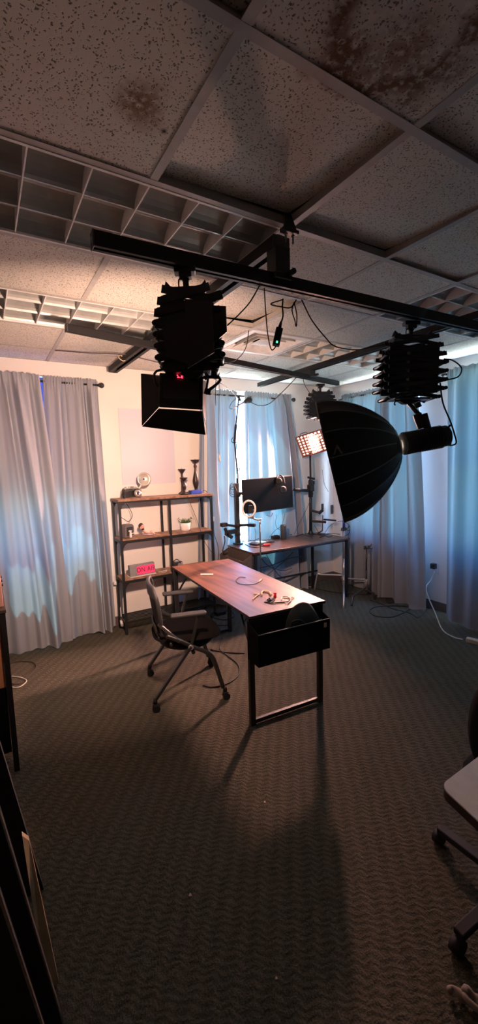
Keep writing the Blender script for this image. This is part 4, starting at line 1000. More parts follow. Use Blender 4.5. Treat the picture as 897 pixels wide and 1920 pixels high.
b = MB(); b.beam(P(446, 985), P(470, 984, YP-.15), .036, .032, bev=.004).beam(P(466, 984, YP-.15), P(479, 985, YP-.22), .05, .04, bev=.008); b.build('lower_arm', 'black', pl_)
b = MB(); b.beam(P(444, 987), P(424, 984, YP-.1), .03, .028, bev=.004).beam(P(442, 996), P(424, 999, YP-.12), .045, .055, bev=.012); b.build('side_arm', 'black', pl_)
# camera on the side arm
q = P(420, 984, YP-.13)
t = thing('camcorder', 'small black camera on the side arm left of the back desk pole', 'camera', q)
MB().box(q, (.075, .05, .045), None, .008).build('body', 'black_matte', t)
MB().cyl(q+V((-.01, -.02, 0)), q+V((-.018, -.055, 0)), .018, n=18).build('lens', 'steel', t)
MB().beam(P(422, 990, YP-.13), P(428, 1005, YP-.13), .03, .03, bev=.006).beam(P(423, 1000, YP-.13), P(436, 1008, YP-.13), .03, .04, bev=.008).build('mount', 'black_matte', t)
cable('black_cable', 'black cables dangling under the camera left of the back desk', [P(421, 1005, YP-.13), P(422, 1015, YP-.14), P(419, 1028, YP-.14), P(418, 1034, YP-.15), P(426, 1030, YP-.15)], .006)
b = MB()
for k in range(4):
    r = .035+.006*k; c0 = P(436+k, 912+k*2, YP-.05)
    b.tube([c0+V((r*math.cos(a)*.9, .006*k, r*1.05*math.sin(a)-.01*k)) for a in [i*math.pi/5 for i in range(10)]], .0035, 6, closed=True, sm=3)
tag(b.build('coiled_cable', 'cord'), 'black coiled cable hung on the left desk pole behind the monitor', 'cable')
# microphone and boom on the pole
mic = thing('microphone', 'black microphone on a tall boom arm above the back desk', 'microphone', P(446, 900))
MB().cyl(P(447, 898), P(440, 828), .009, n=12).cyl(P(440, 828), P(442, 800), .013, n=12).build('lower_boom', 'black', mic)
b = MB(); b.cyl(P(440, 828), P(443, 796), .014, n=14).cyl(P(443, 796), P(448, 746), .008, n=12); b.build('upper_boom', 'black', mic)
b = MB(); b.cyl(P(444, 832), P(446, 862), .004, n=8).cyl(P(448, 860), P(451, 892), .004, n=8); b.build('spring', 'steel', mic)
b = MB(); b.tube([P(437, 820), P(434, 826), P(438, 830), P(446, 829)], .004, 6); b.build('boom_clip', 'black', mic)
ma, mb_ = P(438, 766), P(458, 754)
MB().cyl(ma, mb_, .008, .012, n=14).build('mic_body', 'silver', mic)
MB().cyl(mb_, P(465, 751), .016, .028, n=16).ball(P(467, 750), .037, (1.15, 1, .95)).build('mic_head', 'black_matte', mic)
MB().cyl(P(448, 744), P(451, 752), .012, n=12).ball(P(447, 745), .014).build('mic_joint', 'black', mic)
cable('black_cable', 'thin black cable loop left of the microphone', [P(445, 745), P(434, 756), P(431, 765), P(436, 767)], .003)
# right pole
pR0 = V((P(583, 1000).x, YP, .745)); pR1 = P(583, 858)
pr_ = thing('desk_pole', 'black clamp pole at the right of the back desk carrying the lit grid panel', 'pole', pR0)
MB().cyl(pR0, P(583, 898), .020, n=20).cyl(P(583, 900), P(582, 852), .013, n=16).build('pole', 'black', pr_)
MB().lathe([(.038, 0), (.038, .010), (.026, .03), (.022, .05)], pR0).build('base_clamp', 'black', pr_)
b = MB(); b.cyl(P(583, 932), P(583, 900), .030, n=18).box(P(583, 915), (.075, .07, .09), None, .012).box(P(588, 905), (.03, .03, .05), None, .008).cyl(P(578, 895), P(590, 898), .014, n=12); b.build('clamp_collar', 'black_matte', pr_)
MB().cyl(P(578, 920), P(552, 918, YP-.12), .018, n=16).build('monitor_arm', 'black', pr_)
b = MB(); b.beam(P(583, 957), P(600, 961, YP-.10), .034, .028, bev=.004).beam(P(598, 963, YP-.10), P(606, 956, YP-.12), .03, .035, bev=.006); b.build('upper_small_arm', 'black', pr_)
b = MB(); b.beam(P(583, 977), P(612, 979, YP-.12), .036, .030, bev=.004).beam(P(608, 974, YP-.12), P(630, 976, YP-.14), .032, .022, bev=.005); b.build('lower_small_arm', 'black', pr_)
b = MB(); b.cyl(P(606, 966, YP-.12), P(605, 995, YP-.12), .006, n=10).cyl(P(605, 995, YP-.12), P(596, 1000, YP-.12), .008, n=10); b.cyl(V((P(604, 998, YP-.12).x, YP-.12, .746)), V((P(604, 998, YP-.12).x, YP-.12, .756)), .045, n=24)
tag(b.build('desk_stand', 'black'), 'thin black stand on a round foot at the right end of the back desk', 'stand')
q = P(605, 950, YP-.15); t = thing('phone_holder', 'grey phone holder with pale back on the upper right arm', 'phone holder', q)
MB().box(q, (.035, .012, .075), None, .004).build('clamp', 'grey_plastic', t); MB().box(q+V((.02, .008, .004)), (.03, .006, .075), None, .002).build('phone', 'white', t)
# LED grid light
gc = P(585, 831, YP-.06)
gf = V((-.82, -.46, -.33)).normalized()
GMx = frame(gc, gf)
GMx = GMx @ Matrix.Rotation(math.radians(14), 4, 'Y')
gl = thing('led_grid_light', 'glowing warm LED panel with honeycomb grid on the right desk pole', 'studio light', gc)
gw, gh = .34, .26
MB(GMx).box((0, -.03, 0), (gw, .04, gh), None, .006).build('housing', 'black_matte', gl)
MB(GMx).box((0, -.008, 0), (gw-.012, .003, gh-.012)).build('led_face', 'grid_glow', gl)
b = MB(GMx); nx, nz = 7, 7
for k in range(nx+1): x = -gw/2+gw*k/nx; b.box((x, .014, 0), (.009, .030, gh))
for k in range(nz+1): z = -gh/2+gh*k/nz; b.box((0, .014, z), (gw, .030, .009))
b.build('honeycomb_grid', 'grid_red', gl)
b = MB(GMx)
b.prism([(-gw/2, -.01, gh/2), (gw/2, -.01, gh/2), (gw/2+.01, .034, gh/2+.008), (-gw/2-.01, .034, gh/2+.008)], (0, 0, .003)).prism([(-gw/2, -.01, -gh/2), (gw/2, -.01, -gh/2), (gw/2+.01, .034, -gh/2-.008), (-gw/2-.01, .034, -gh/2-.008)], (0, 0, -.003)); b.build('grid_skirt', 'grid_red', gl)
b = MB(GMx); b.tube([(.02, -.02, gh/2), (.03, -.02, gh/2+.022), (.11, -.02, gh/2+.022), (.12, -.02, gh/2)], .004, 6, sm=2); b.build('handle', 'black', gl)
MB().cyl(P(582, 853), gc+V((.02, .03, -.10)), .010, n=12).build('spigot', 'black', gl)
# monitor
mc = [on(457, 897, 'y', 4.03), on(552, 892, 'y', 4.08), on(547, 952, 'y', 4.08), on(455, 966, 'y', 4.03)]
mcen = sum(mc, V())/4
mx_ = (mc[1]-mc[0]).normalized(); mf = V((0, 0, 1)).cross(mx_).normalized()
mm = Matrix((mx_, mf, mx_.cross(mf))).transposed().to_4x4(); mm.translation = mcen
mw, mh = (mc[1]-mc[0]).length*.985, .395
mo = thing('monitor', 'large black flat monitor mounted between the two desk poles', 'monitor', mcen)
mm = mm @ Matrix.Rotation(math.radians(-1.5), 4, 'Y')
MB(mm).box((0, .012, 0), (mw, .022, mh), None, .005).build('housing', 'black_matte', mo)
MB(mm).box((0, -.0005, .004), (mw-.016, .003, mh-.02)).build('screen', 'screen', mo)
MB(mm).box((0, .04, 0), (.16, .035, .16), None, .008).build('mount_plate', 'black', mo)
MB(mm).box((mw*.42, -.001, -mh/2+.03), (.018, .002, .004)).build('maker_mark', 'grey_logo', mo)
cable('crossbar', 'black crossbar behind the monitor joining the left and right poles', [P(458, 925, YP-.05), P(500, 925, YP-.04), P(552, 918, YP-.05), P(572, 919, YP-.0)], .013, 'black', cat='arm')
# headphones
t = thing('headphones', 'black over-ear headphones hung over the top right edge of the monitor', 'headphones', on(530, 905, 'y', 4.0))
hp = lambda x, y, yy=4.0: on(x, y, 'y', yy)
MB().tube([hp(519, 912, 4.04), hp(519, 897, 4.06), hp(524, 891, 4.08), hp(531, 895, 4.03), hp(534, 908, 4.0)], (.010), 8).build('headband', 'black_matte', t)
MB().lathe([(.030, -.02), (.042, -.012), (.044, .004), (.036, .016), (.018, .018)], hp(531, 918, 3.98), (-.25, -1, .1)).build('ear_cup', 'black_matte', t)
MB().tube([hp(531, 918, 3.955)+V((.031*math.cos(a), 0, .031*math.sin(a))) for a in [i*math.pi/8 for i in range(16)]], .003, 6, closed=True, sm=1).build('ear_ring', 'grey_plastic', t)
MB().lathe([(.028, -.018), (.038, -.01), (.040, .01), (.030, .018)], hp(523, 902, 4.035), (-.7, -1, .1)).build('ear_cup', 'black_matte', t)
# ring light on a thin stand
YS = 3.60
rc = on(467, 954, 'y', YS)
t = thing('ring_light', 'white ring light on a thin black stand in front of the back desk', 'ring light', V((on(488, 1068, 'y', YS).x, YS, 0)))
n_ = V((-.62, -.75, .0)).normalized(); e1 = V((0, 0, 1)); e2 = n_.cross(e1).normalized()
MB().tube([rc+(e1*math.cos(a)*.082+e2*math.sin(a)*.066) for a in [i*2*math.pi/32 for i in range(32)]], (.010), 10, closed=True, sm=1).build('ring', 'frost', t)
MB().box(rc+V((.01, -.02, -.005)), (.045, .03, .085), None, .008).cyl(rc+V((.03, -.01, -.02)), rc+V((.06, -.0, -.03)), .018, n=14).build('phone_clamp', 'black_matte', t)
st = V((on(488, 1000, 'y', YS).x, YS, 0)); ztop = on(488, 976, 'y', YS).z
MB().cyl(st+V((0, 0, .02)), st+V((0, 0, ztop-.02)), .007, n=12).build('stand_pole', 'black', t)
MB().cyl(st+V((0, 0, ztop-.04)), st+V((0, 0, ztop+.005)), .009, n=12).tube([rc+V((0, 0, -.085)), rc+V((.03, 0, -.095)), st+V((-.03, 0, ztop+.012)), st+V((.02, 0, ztop+.012))], .009, 8).box(rc+V((.03, 0, -.09)), (.06, .025, .022), None, .004).build('bracket', 'silver', t)
for a in (.3, 2.4, 4.5): MB().beam(st+V((0, 0, .30)), st+V((math.cos(a)*.22, math.sin(a)*.14, .012)), .014, .008).build('leg', 'black', t)
# speaker tower
q = T1(532, 1010, .745); q = V((q.x, q.y, .745)); q = on(532, 1011, 'z', .745)
t = thing('speaker', 'black cylindrical speaker standing on the back desk under the monitor', 'speaker', q)
MB().lathe([(.036, 0), (.038, .006), (.038, .170), (.035, .178), (.012, .178)], q, n=32).build('body', 'dark_grey', t)
MB().cyl(q+V((0, 0, .178)), q+V((0, 0, .181)), .026, n=24).build('top_ring', 'black', t)
# keyboard / mixer / clutter
q = T1(492, 1019, .745)
t = thing('control_keyboard', 'black keyboard lying on the left half of the back desk', 'keyboard', q)
m_ = Matrix.Translation(q) @ Matrix.Rotation(.18, 4, 'Z'); MB(m_).box((0, 0, .012), (.30, .12, .022), None, .004).build('body', 'dark_grey', t)
b = MB(m_)
for i in range(12):
    for j in range(4): b.box((-.13+i*.0236, -.042+j*.027, .026), (.019, .022, .006), None, .002, 1)
b.build('keys', 'grey_plastic', t)
q = T1(517, 1010, .745)
tag(MB(Matrix.Translation(q) @ Matrix.Rotation(-.2, 4, 'Z')).box((0, 0, .018), (.10, .07, .036), None, .006).box((.01, 0, .04), (.05, .03, .01), None, .003).build('cable_hub', 'black_matte'), 'black cable hub beside the cylindrical speaker on the back desk', 'hub')
q = T1(497, 1023, .745); q = T1(500, 1024, .745)
tag(MB(Matrix.Translation(q)).tube([(-.04, 0, .012), (-.01, .02, .016), (.03, .01, .014), (.05, -.005, .01)], .011, 8).tube([(-.03, -.01, .012), (.01, -.015, .02), (.04, .0, .02)], .008, 8).build('red_cable_bundle', 'red'), 'small red bundle lying on the back desk in front of the keyboard', 'bundle')
for k, pts in enumerate([[(452, 1018), (462, 1012), (475, 1014), (490, 1008), (510, 1006), (530, 1003)], [(460, 1020), (470, 1025), (485, 1026), (497, 1020), (500, 1012)], [(555, 1006), (575, 1000), (600, 1003), (620, 1000), (638, 1002)], [(545, 1003), (560, 999), (580, 1005), (590, 1001)], [(600, 1008), (610, 1004), (616, 1007), (624, 1004)]]):
    cable('desk_cable', ['black cable running behind the keyboard on the back desk', 'black cable looping in front of the keyboard on the back desk', 'black cable trailing to the right end of the back desk', 'short black cable right of the cylindrical speaker', 'tangled black cable at the right end of the back desk'][k], [T1(x, y, .749) for x, y in pts], .004)
for k, pts in enumerate([[(535, 963), (528, 985), (516, 995), (505, 1008)], [(520, 965), (517, 980), (520, 990), (527, 994)], [(500, 966), (508, 968), (512, 962)], [(452, 990), (456, 1002), (452, 1012), (460, 1016)], [(478, 990), (480, 1000), (479, 1012)]]):
    cable('hanging_cable', ['thin black cable dropping from the monitor to the back desk', 'thin black cable loop beside the cylindrical speaker', 'short cable loop under the bottom edge of the monitor', 'thin cable hanging at the foot of the left desk pole', 'thin cable hanging from the arm behind the ring light'][k], [P(x, y, 4.12) for x, y in pts], .0025)
for k, (pts, y) in enumerate([([(588, 925), (575, 955), (560, 985), (552, 1002)], 4.1), ([(609, 1000), (620, 985), (640, 977), (655, 985), (655, 1000), (645, 1006)], 3.75), ([(590, 985), (596, 995), (600, 1002)], 4.1), ([(605, 880), (608, 905), (616, 922)], 4.3)]):
    cable('hanging_cable', ['thin black cable sloping down from the right desk pole', 'thin cable arching over the right end of the back desk', 'thin cable below the lower right arm', 'thin cable hanging on the wall left of the softbox'][k], [P(x, yy, y) for x, yy in pts], .0028)
# cables below the back desk
for k, (pts, y) in enumerate([([(488, 1045), (505, 1062), (530, 1070), (548, 1065)], 4.2), ([(550, 1035), (530, 1055), (505, 1075), (490, 1085)], 4.2), ([(486, 1065), (510, 1060), (540, 1048), (570, 1042)], 4.15), ([(500, 1040), (520, 1075), (535, 1085)], 4.25)]):
    cable('hanging_cable', 'black cable crossing in the tangle under the back desk', [P(x, yy, y) for x, yy in pts], .004, group='cable tangle under the back desk')
cable('floor_cable', 'black cable on the carpet under the back desk', [Z(x, y) for x, y in [(500, 1090), (540, 1094), (575, 1098), (600, 1105), (640, 1112), (690, 1115)]], .005)
cable('white_cable', 'white cable on the carpet behind the right corner of the walnut desk', [Z(x, y) for x, y in [(540, 1105), (560, 1104), (575, 1100), (590, 1100), (582, 1090), (573, 1078)]], .006, 'cord_white')
cable('floor_cable', 'coiled black cable on the carpet in front of the right wall curtain', [Z(x, y) for x, y in [(765, 1137), (735, 1136), (705, 1138), (694, 1146), (705, 1155), (735, 1157), (755, 1150), (770, 1142)]], .005)
cable('floor_cable', 'black cable snaking on the carpet toward the bare wall strip', [Z(x, y) for x, y in [(695, 1125), (715, 1132), (740, 1142), (770, 1150), (785, 1158), (798, 1145), (790, 1138)]], .004)
cable('floor_cable', 'black cable pile against the foot of the right wall curtain', [Z(x, y, .02) for x, y in [(722, 1118), (732, 1110), (742, 1116), (740, 1128), (728, 1130), (724, 1122), (738, 1120)]], .005)
cable('floor_cable', 'black cable along the baseboard below the outlet strip', [Z(x, y, .012) for x, y in [(740, 1128), (770, 1130), (790, 1135), (806, 1141)]], .006)
# cables under the middle desk
cable('floor_cable', 'black cable looped on the carpet beside the chair casters', [Z(x, y) for x, y in [(381, 1285), (400, 1288), (430, 1280), (448, 1264), (446, 1245), (425, 1228), (412, 1215), (420, 1195)]], .0055)
cable('floor_cable', 'black cable lying straight on the carpet behind the chair', [Z(x, y) for x, y in [(395, 1218), (410, 1221), (435, 1224), (459, 1225)]], .005)
cable('floor_cable', 'black cable tangle on the carpet under the far end of the walnut desk', [Z(x, y) for x, y in [(405, 1145), (395, 1155), (420, 1162), (440, 1155), (430, 1145), (405, 1150), (400, 1170), (430, 1172)]], .006)
tag(MB(Matrix.Translation(Z(413, 1152, 0))).box((0, 0, .02), (.12, .07, .04), None, .006).build('power_adapter', 'black_matte'), 'black adapter in the cable tangle under the walnut desk', 'power adapter')
cable('floor_cable', 'dark cable loop on the carpet at the left beside the cabinet', [Z(x, y) for x, y in [(15, 1245), (35, 1240), (60, 1241), (68, 1250), (60, 1262), (50, 1272), (35, 1282), (20, 1281)]], .004, 'cord_brown')
cable('white_cable', 'white cable bent on the carpet at the left beside the cabinet', [Z(x, y) for x, y in [(22, 1268), (38, 1270), (50, 1276), (42, 1285), (32, 1289), (20, 1288)]], .004, 'cord_white')

# ------------------------------------------------------------------ C stands
def cstand(label, base, top, legs, blue=None, mt='chrome', rl=.016):
    t = thing('light_stand', label, 'light stand', (base.x, base.y, 0), 'chrome light stands')
    MB().cyl((base.x, base.y, .18), (base.x, base.y, top.z*.55), rl, n=18).cyl((base.x, base.y, top.z*.5), (base.x, base.y, top.z), rl*.75, n=18).build('column', mt, t)
    for k, (dx, dy, z1) in enumerate(legs):
        q0 = V((base.x, base.y, z1)); q1 = V((base.x+dx, base.y+dy, z1-.02)); q2 = V((base.x+dx*1.12, base.y+dy*1.12, .004))
        MB().tube([q0, q0+(q1-q0)*.85, q1, q2], .011, 10, sm=4).build('leg', mt, t)
    MB().cyl((base.x, base.y, .12), (base.x, base.y, .24), rl*1.5, n=16).cyl((base.x, base.y, .21), (base.x-.05, base.y-.01, .215), .008, n=10).build('leg_collar', 'silver', t)
    q = V((base.x, base.y, top.z))
    b = MB(); b.cyl(q+V((-.03, 0, .0)), q+V((.03, 0, .0)), .022, n=16).cyl(q+V((0, -.03, 0)), q+V((0, .03, 0)), .018, n=16).tube([q+V((.02, 0, 0)), q+V((.06, -.01, .01)), q+V((.075, -.01, .035))], .006, 8).tube([q+V((.02, 0, .0)), q+V((.06, -.02, -.02)), q+V((.085, -.02, -.015))], .005, 8).tube([q+V((-.02, 0, 0)), q+V((-.055, -.02, .01)), q+V((-.07, -.02, -.01))], .006, 8); b.build('grip_head', 'steel', t)
    if blue: MB().cyl(q+V((0, 0, .02)), q+V((0, 0, .02+blue)), .0145, n=16).build('blue_sleeve', 'blue', t)
    return t
cb = on(645, 1113, 'z', 0); _l = [on(590, 1107, 'z', 0)-cb, on(645, 1141, 'z', 0)-cb, on(690, 1113, 'z', 0)-cb]
cstand('taller chrome light stand at the right end of the back desk', cb, V((cb.x, cb.y, on(645, 992, 'x', cb.x).z)), [(_l[0].x/1.12, _l[0].y/1.12, .24), (_l[1].x/1.12, _l[1].y/1.12, .16), (_l[2].x/1.12, _l[2].y/1.12, .20)], blue=.10)
cb2 = on(687, 1121, 'z', 0)
cstand('shorter chrome light stand in front of the right wall curtain', cb2, V((cb2.x, cb2.y, on(687, 1026, 'x', cb2.x).z)), [(.02, -.10, .10), (-.33, -.10, .13), (.12, .05, .08)], mt='steel', rl=.012)

# ------------------------------------------------------------------ chair
CY = math.radians(-15.2)
CMx = Matrix.Translation((1.195, 2.845, 0)) @ Matrix.Rotation(CY, 4, 'Z')   # local +X = facing direction, +Y = its left
ch = thing('office_chair', 'black mesh-back office chair on steel legs with casters beside the walnut desk', 'chair', (1.195, 2.845, 0))
def cm(): return MB(CMx)
hw = .262
# seat: contoured cushion
def seat(u, v):
    a = 2*math.pi*u; ca, sa = math.cos(a), math.sin(a); n = 3.2
    rx = .255*abs(ca)**(2/n)*(1 if ca > 0 else -1); ry = .24*abs(sa)**(2/n)*(1 if sa > 0 else -1)
    if v < .5:
        k = math.sin(v*math.pi)
        z = .488-.028*(k**6); r = k
    else:
        k = math.sin(v*math.pi); z = .375+.085*(k**2); r = k*.98
    x = rx*r
    z += .015*(x/.235)*-1*(x > 0)*(x/.235)-.012*math.exp(-((x/.15)**2+(ry*r/.15)**2))
    z -= .0*x
    return V((x-.0+.02, ry*r, z))
cm().surf(seat, 48, 20).build('seat', 'seat', ch)
b = cm(); b.surf(lambda u, v: V((.02+.20*math.cos(2*math.pi*u)*math.sin(math.pi*(.02+.96*v)/1), .19*math.sin(2*math.pi*u)*math.sin(math.pi*(.02+.96*v)), .385+.03*math.cos(math.pi*v))), 32, 8); b.build('seat_pan', 'black_matte', ch)
# backrest: curved frame plus mesh
def bk(y, h):
    """h 0 lower edge .. 1 top"""
    z = .50+.345*h
    x = -.195-.03*math.sin(h*2.2)-.035*max(0, h-.25)**1.6
    x -= -.035*(y/.21)**2
    return V((x, y, z))
def bw(h): return .175+.045*math.sin(min(1, h*1.3)*math.pi*.6)-.10*max(0, h-.80)**1.1*3 if h > .8 else .175+.045*math.sin(min(1, h*1.3)*math.pi*.6)
b = cm(); b.surf(lambda u, v: bk((u-.5)*2*bw(v)*.96, v), 24, 24); b.build('back_mesh', 'mesh', ch, solid=.006)
per = [bk(-bw(h/12), h/12) for h in range(0, 13)]+[bk(y*bw(1), 1.01) for y in (-.5, 0, .5)]+[bk(bw(h/12), h/12) for h in range(12, -1, -1)]+[bk(y*bw(0), 0) for y in (.5, 0, -.5)]
cm().tube(per, .014, 10, closed=True, sm=3).build('back_frame', 'dark_grey', ch)
b = cm(); b.surf(lambda u, v: bk((u-.5)*2*.15*(1-.3*v), -.12+.30*v)+V((-.016, 0, 0)), 14, 10); b.build('lumbar_shell', 'grey_plastic', ch, solid=.014)
b = cm(); b.surf(lambda u, v: bk((u-.5)*2*bw(.82+.19*v)*.98, .80+.20*v)+V((-.008, 0, 0)), 20, 10); b.build('top_cap', 'grey_plastic', ch, solid=.010)
cast = {(-1, 1): (-.235, .245), (-1, -1): (-.235, -.245), (1, 1): (.235, .245), (1, -1): (.235, -.245)}
for s in (-1, 1):
    Y = s*hw
    # rear leg continues up and forward into the armrest post
    cm().beam((-.245, Y, .09), (.015, Y, .435), .020, .036, up=(0, 1, 0), bev=.004).beam((.015, Y, .435), (.075, Y, .655), .018, .024, up=(0, 1, 0), bev=.004).build('rear_leg', 'steel', ch)
    # front leg bends
    b = cm(); b.tube([(-.15, Y*.90, .52), (-.05, Y*.97, .475), (.04, Y*1.0, .42), (.12, Y, .375), (.16, Y, .335), (.185, Y, .27), (.235, Y, .09)], (.016, .011), 10, flat=(0, 0, 1)); b.build('front_leg', 'steel', ch)
    cm().beam((-.20, s*.20, .60), (-.06, Y*.98, .475), .016, .022, bev=.003).build('back_bracket', 'dark_grey', ch)
    cm().cyl((.012, Y-s*.02, .43), (.012, Y+s*.016, .43), .018, n=16).build('pivot', 'chrome', ch)
    b = cm(); b.box((.005, Y, .665), (.25, .060, .026), None, .012, 3); b.build('armrest', 'grey_plastic', ch)
    for r_ in (-1, 1):
        cx_ = .25*r_; b = cm()
        b.cyl((cx_*.985, Y, .095), (cx_*1.0, Y, .058), .015, n=14).box((cx_, Y, .050), (.034, .034, .020), None, .005); cs_ = b.build('caster', 'black_matte', ch)
        b = cm()
        for o_ in (-.013, .013): b.cyl((cx_+.006, Y+o_-.008, .0255), (cx_+.006, Y+o_+.008, .0255), .0255, n=22)
        b.build('wheel', 'black_matte', cs_)
cm().cyl((.03, -hw, .385), (.03, hw, .385), .013, n=12).build('cross_bar', 'black', ch)
cm().cyl((-.12, -hw*.95, .455), (-.12, hw*.95, .455), .010, n=12).build('cross_bar', 'black', ch)

# ------------------------------------------------------------------ left cabinet and leaning boards
LX = .035
t = thing('record_cabinet', 'black framed cabinet with veneer panel cut off by the left edge', 'cabinet', (-.25, 2.8, 0))
yl0, yl1 = 2.555, 3.10
zt = .935
def bl(a, c, m, n, bev=.002): MB().bx(a, c, bev).build(n, m, t)
xr = .040
for y in (yl0, yl1):
    for x in (xr-.028, -.55): bl((x, y-.014, 0), (x+.028, y+.014, zt-.012), 'black', 'leg')
bl((-.56, yl0-.02, zt-.012), (xr+.004, yl1+.02, zt+.006), 'edgewood', 'top_board')
bl((-.52, yl0+.0, .50), (xr-.030, yl0+.012, zt-.014), 'orangewood', 'veneer_panel')
bl((xr-.022, yl0+.015, .42), (xr-.012, yl1-.015, zt-.05), 'orangewood', 'veneer_panel')
b = MB(); b.bx((xr-.026, yl0+.015, .14), (xr-.006, yl1-.015, .40)).bx((-.52, yl0-.004, .12), (xr-.030, yl0+.012, .50)); b.build('mesh_panel', 'black_fabric', t)
for z in (.40, .10): bl((xr-.028, yl0+.014, z), (xr, yl1-.014, z+.022), 'black', 'side_rail')
t = thing('wooden_box', 'rosy veneer box standing on the cabinet at the left edge', 'box', (-.2, 2.8, zt+.006))
xb = on(3, 1100, 'y', 2.62).x
MB().bx((-.45, 2.60, zt+.007), (xb, 3.0, zt+.15), .004).build('body', 'pinkwood', t)
for k in range(3): MB().cyl((xb, 2.64+k*.1, zt+.12), (xb+.008, 2.64+k*.1, zt+.12), .008, n=12).build('stud', 'black', t)
# leaning dark boards at lower left

def flat_board(label, p0, p1, left, th, m='black_matte', name='leaning_board', edge=None):
    """upright panel whose right edge runs p0 (floor) -> p1 (top), extending toward -x by left"""
    p0, p1 = V(p0), V(p1); t = thing(name, label, 'board', (p0.x-left/2, p0.y, 0), None)
    L_ = V((-left, .04, 0))
    MB().prism([p0, p1, p1+L_, p0+L_], (0, th, 0)).build('panel', m, t)
    if edge:
        d = (p1-p0); MB().prism([p0+V((.0, -.003, 0)), p1+V((.0, -.003, 0)), p1+V((-edge, -.003, 0)), p0+V((-edge, -.003, 0))], (0, .002, 0)).build('edge_strip', 'cloth', t, 'pale worn edge')
    return t
flat_board('far black board standing at the lower left, its foot on the carpet', (.071, 1.727, 0), (-.028, 1.60, .75), .55, .035)
flat_board('black board at the lower left corner with a thin pale edge', (.073, 1.243, 0), (-.031, 1.068, .90), .5, .02, edge=.004)
flat_board('nearest black board at the lower left corner with a worn grey edge line', (.035, 1.19, 0), (-.038, .852, .90), .45, .012, edge=.006)
a, c_ = on(44, 1566, 'y', 1.56), on(100, 1850, 'z', .01)
b = MB(); b.prism([a+V((-.004, 0, 0)), a+V((.016, 0, -.03)), c_+V((.018, 0, 0)), c_+V((-.022, 0, 0))], (0, .022, 0))
tag(b.build('wooden_plank', 'palewood'), 'pale wooden slat leaning between the black boards at lower left', 'slat')
# ------------------------------------------------------------------ right foreground
tz = .74
pa, pb, pc = on(833, 1474, 'z', tz), on(897, 1425, 'z', tz), on(897, 1533, 'z', tz)
e1_ = (pb-pa).normalized(); e2_ = V((-e1_.y, e1_.x, 0)); e2_ = e2_ if e2_.dot(pc-pa) > 0 else -e2_
e2b = (pc-pa).normalized()
t = thing('side_table', 'pale grey topped table with rounded corner at the right edge', 'table', pa+e1_*.4+e2b*.3-V((0, 0, tz)))
def rc_poly(o, u, v, lu, lv, r, z):
    out = []
    for (cu, cv, a0) in ((r, r, 180), (lu-r, r, 270), (lu-r, lv-r, 0), (r, lv-r, 90)):
        for k in range(7):
            a = math.radians(a0+15*k); out.append(o+u*(cu+r*math.cos(a))+v*(cv+r*math.sin(a))+V((0, 0, z)))
    return out
o0 = V((pa.x, pa.y, 0))-e1_*.008-e2b*.008
MB().prism(rc_poly(o0, e1_, e2b, .9, .5, .03, tz-.004), (0, 0, .004)).build('tabletop', 'laminate', t)
MB().prism(rc_poly(o0-e1_*.001-e2b*.001, e1_, e2b, .902, .502, .03, tz-.030), (0, 0, .0255)).build('edge_band', 'edgewood', t)
for u, v in ((.42, .06), (.42, .40), (.8, .06), (.8, .40)):
    q = o0+e1_*u+e2b*v; MB().cyl(q, q+V((0, 0, tz-.03)), .018, n=16).build('leg', 'black', t)
# office chair behind it: back edge and one leg of its star base
cx_, cy_ = 1.57, .69
t = thing('swivel_chair', 'black swivel chair mostly outside the right edge, star base on the carpet', 'chair', (cx_, cy_, 0))
MB().ball((cx_+.04, cy_, .48), .20, (1, 1, .18)).build('seat', 'black_fabric', t)
bc = dp(934, 1368, 1.5); MB().ball(bc, .19, (.50, .50, 1)).build('backrest', 'black_fabric', t)
MB().cyl((cx_, cy_, .09), (cx_, cy_, .46), .03, n=18).build('gas_lift', 'black', t)
MB().beam((cx_, cy_, .45), bc, .04, .02).build('back_support', 'black', t)
for k in range(4):
    a = math.radians(176+90*k); q = V((cx_+.31*math.cos(a), cy_+.31*math.sin(a), .07))
    MB().beam((cx_, cy_, .10), q, .04, .028, bev=.005).build('base_leg', 'black_matte', t)
    MB().cyl(q+V((0, -.018, -.042)), q+V((0, .018, -.042)), .028, n=18).build('caster', 'black_matte', t)
q = on(872, 1868, 'z', .015); b = MB(); rr = random.Random(3)
q0 = on(842, 1862, 'z', .012); q1 = on(895, 1875, 'z', .02)
b.tube([q0, q0+(q1-q0)*.25+V((.005, .012, .01)), q0+(q1-q0)*.5+V((0, -.008, 0)), q0+(q1-q0)*.75+V((0, .01, .012)), q1], lambda s: .006+.010*s+.004*math.sin(s*19), 10)
b.tube([q1+V((0, .015, 0)), q1+V((-.03, .02, .01)), q1+V((-.02, -.02, .005)), q1+V((.02, -.015, .01))], .010, 8)
tag(b.build('crumpled_cloth', 'cloth'), 'pale crumpled cloth strip on the carpet at the lower right corner', 'cloth')
for px, py, s in [(357, 1680, .006), (519, 1836, .004), (497, 1505, .005)]:
    q = Z(px, py, 0); tag(MB().prism([q+V((-s, 0, .0)), q+V((s, -s, .0)), q+V((s*.8, s*1.5, 0)), q+V((-s*.5, s, 0))], (0, 0, .003)).build('carpet_crumb', 'tan'), {357: 'tan crumb on the dark carpet left of centre', 519: 'tiny tan crumb on the carpet near the bottom of the photo', 497: 'small tan crumb on the carpet in front of the walnut desk'}[px], 'crumb')

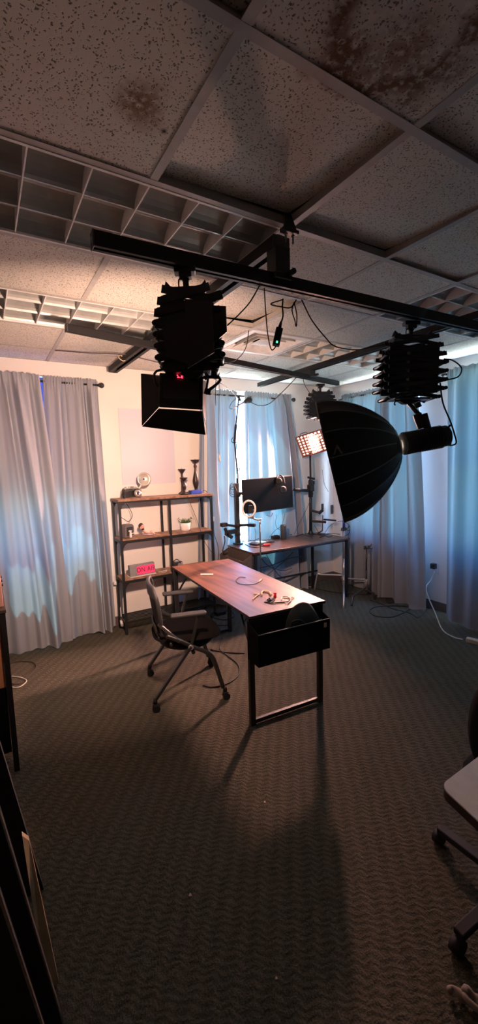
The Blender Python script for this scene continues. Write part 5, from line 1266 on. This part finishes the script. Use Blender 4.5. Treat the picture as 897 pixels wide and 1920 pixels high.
# ------------------------------------------------------------------ light
LP = dict(panel=66, grid=225, box=2.0, sky=23, sun=65)
def area(name, loc, d, size, col, W, sy=None, spread=180):
    l = bpy.data.lights.new(name, 'AREA'); l.energy = W; l.color = col; l.size = size; l.spread = math.radians(spread)
    if sy: l.shape = 'RECTANGLE'; l.size_y = sy
    if name.startswith('softbox'): l.shape = 'DISK'
    o = bpy.data.objects.new(name, l); C.objects.link(o); o.location = loc
    o.rotation_mode = 'QUATERNION'; o.rotation_quaternion = V(d).to_track_quat('-Z', 'Y'); return o
area('panel_lamp', PM @ V((0, .024, 0)), V((math.sin(.18), math.cos(.18), -.12)), W_*.85, (1, .60, .44), LP['panel'], H_*.85, spread=128)
gfd = GMx.to_3x3() @ V((0, 1, 0))
area('grid_lamp', GMx @ V((0, -.003, 0)), V((-.93, -.22, -.33)), .27, (1, .50, .40), LP['grid'], .22, spread=105)
area('softbox_lamp', sc+axd*.02*0+(sc-apex).normalized()*.005, (sc-apex).normalized(), Rr*1.8, (1, .92, .84), LP['box'])
sun = bpy.data.lights.new('sun', 'SUN'); sun.energy = LP['sun']; sun.angle = math.radians(.6); sun.color = (.85, 1, .95)
so = bpy.data.objects.new('sun', sun); C.objects.link(so); so.rotation_mode = 'QUATERNION'
so.rotation_quaternion = V((.06, -.36, -.93)).to_track_quat('-Z', 'Y')
w = bpy.data.worlds.new('world'); bpy.context.scene.world = w; w.use_nodes = True
nt = w.node_tree; bg = nt.nodes['Background']; tc = nt.nodes.new('ShaderNodeTexCoord'); sx = nt.nodes.new('ShaderNodeSeparateXYZ')
r = nt.nodes.new('ShaderNodeValToRGB'); mp = nt.nodes.new('ShaderNodeMapRange'); mp.inputs[1].default_value = -1; mp.inputs[2].default_value = 1
nt.links.new(tc.outputs['Generated'], sx.inputs[0]); nt.links.new(sx.outputs[2], mp.inputs[0]); nt.links.new(mp.outputs[0], r.inputs[0])
e = r.color_ramp.elements; e[0].position = .42; e[0].color = (.95, 1, .98, 1); e[1].position = .545; e[1].color = (.16, .42, .95, 1)
q = e.new(.515); q.color = (.72, .92, 1, 1)
nt.links.new(r.outputs[0], bg.inputs[0]); bg.inputs[1].default_value = LP['sky']
sc_ = bpy.context.scene; vs = sc_.view_settings; vs.view_transform = 'Standard'; vs.look = 'None'; vs.exposure = .38; vs.gamma = 1; vs.use_curve_mapping = False
sc_.cycles.max_bounces = 6; sc_.cycles.use_denoising = True; sc_.cycles.sample_clamp_indirect = 4
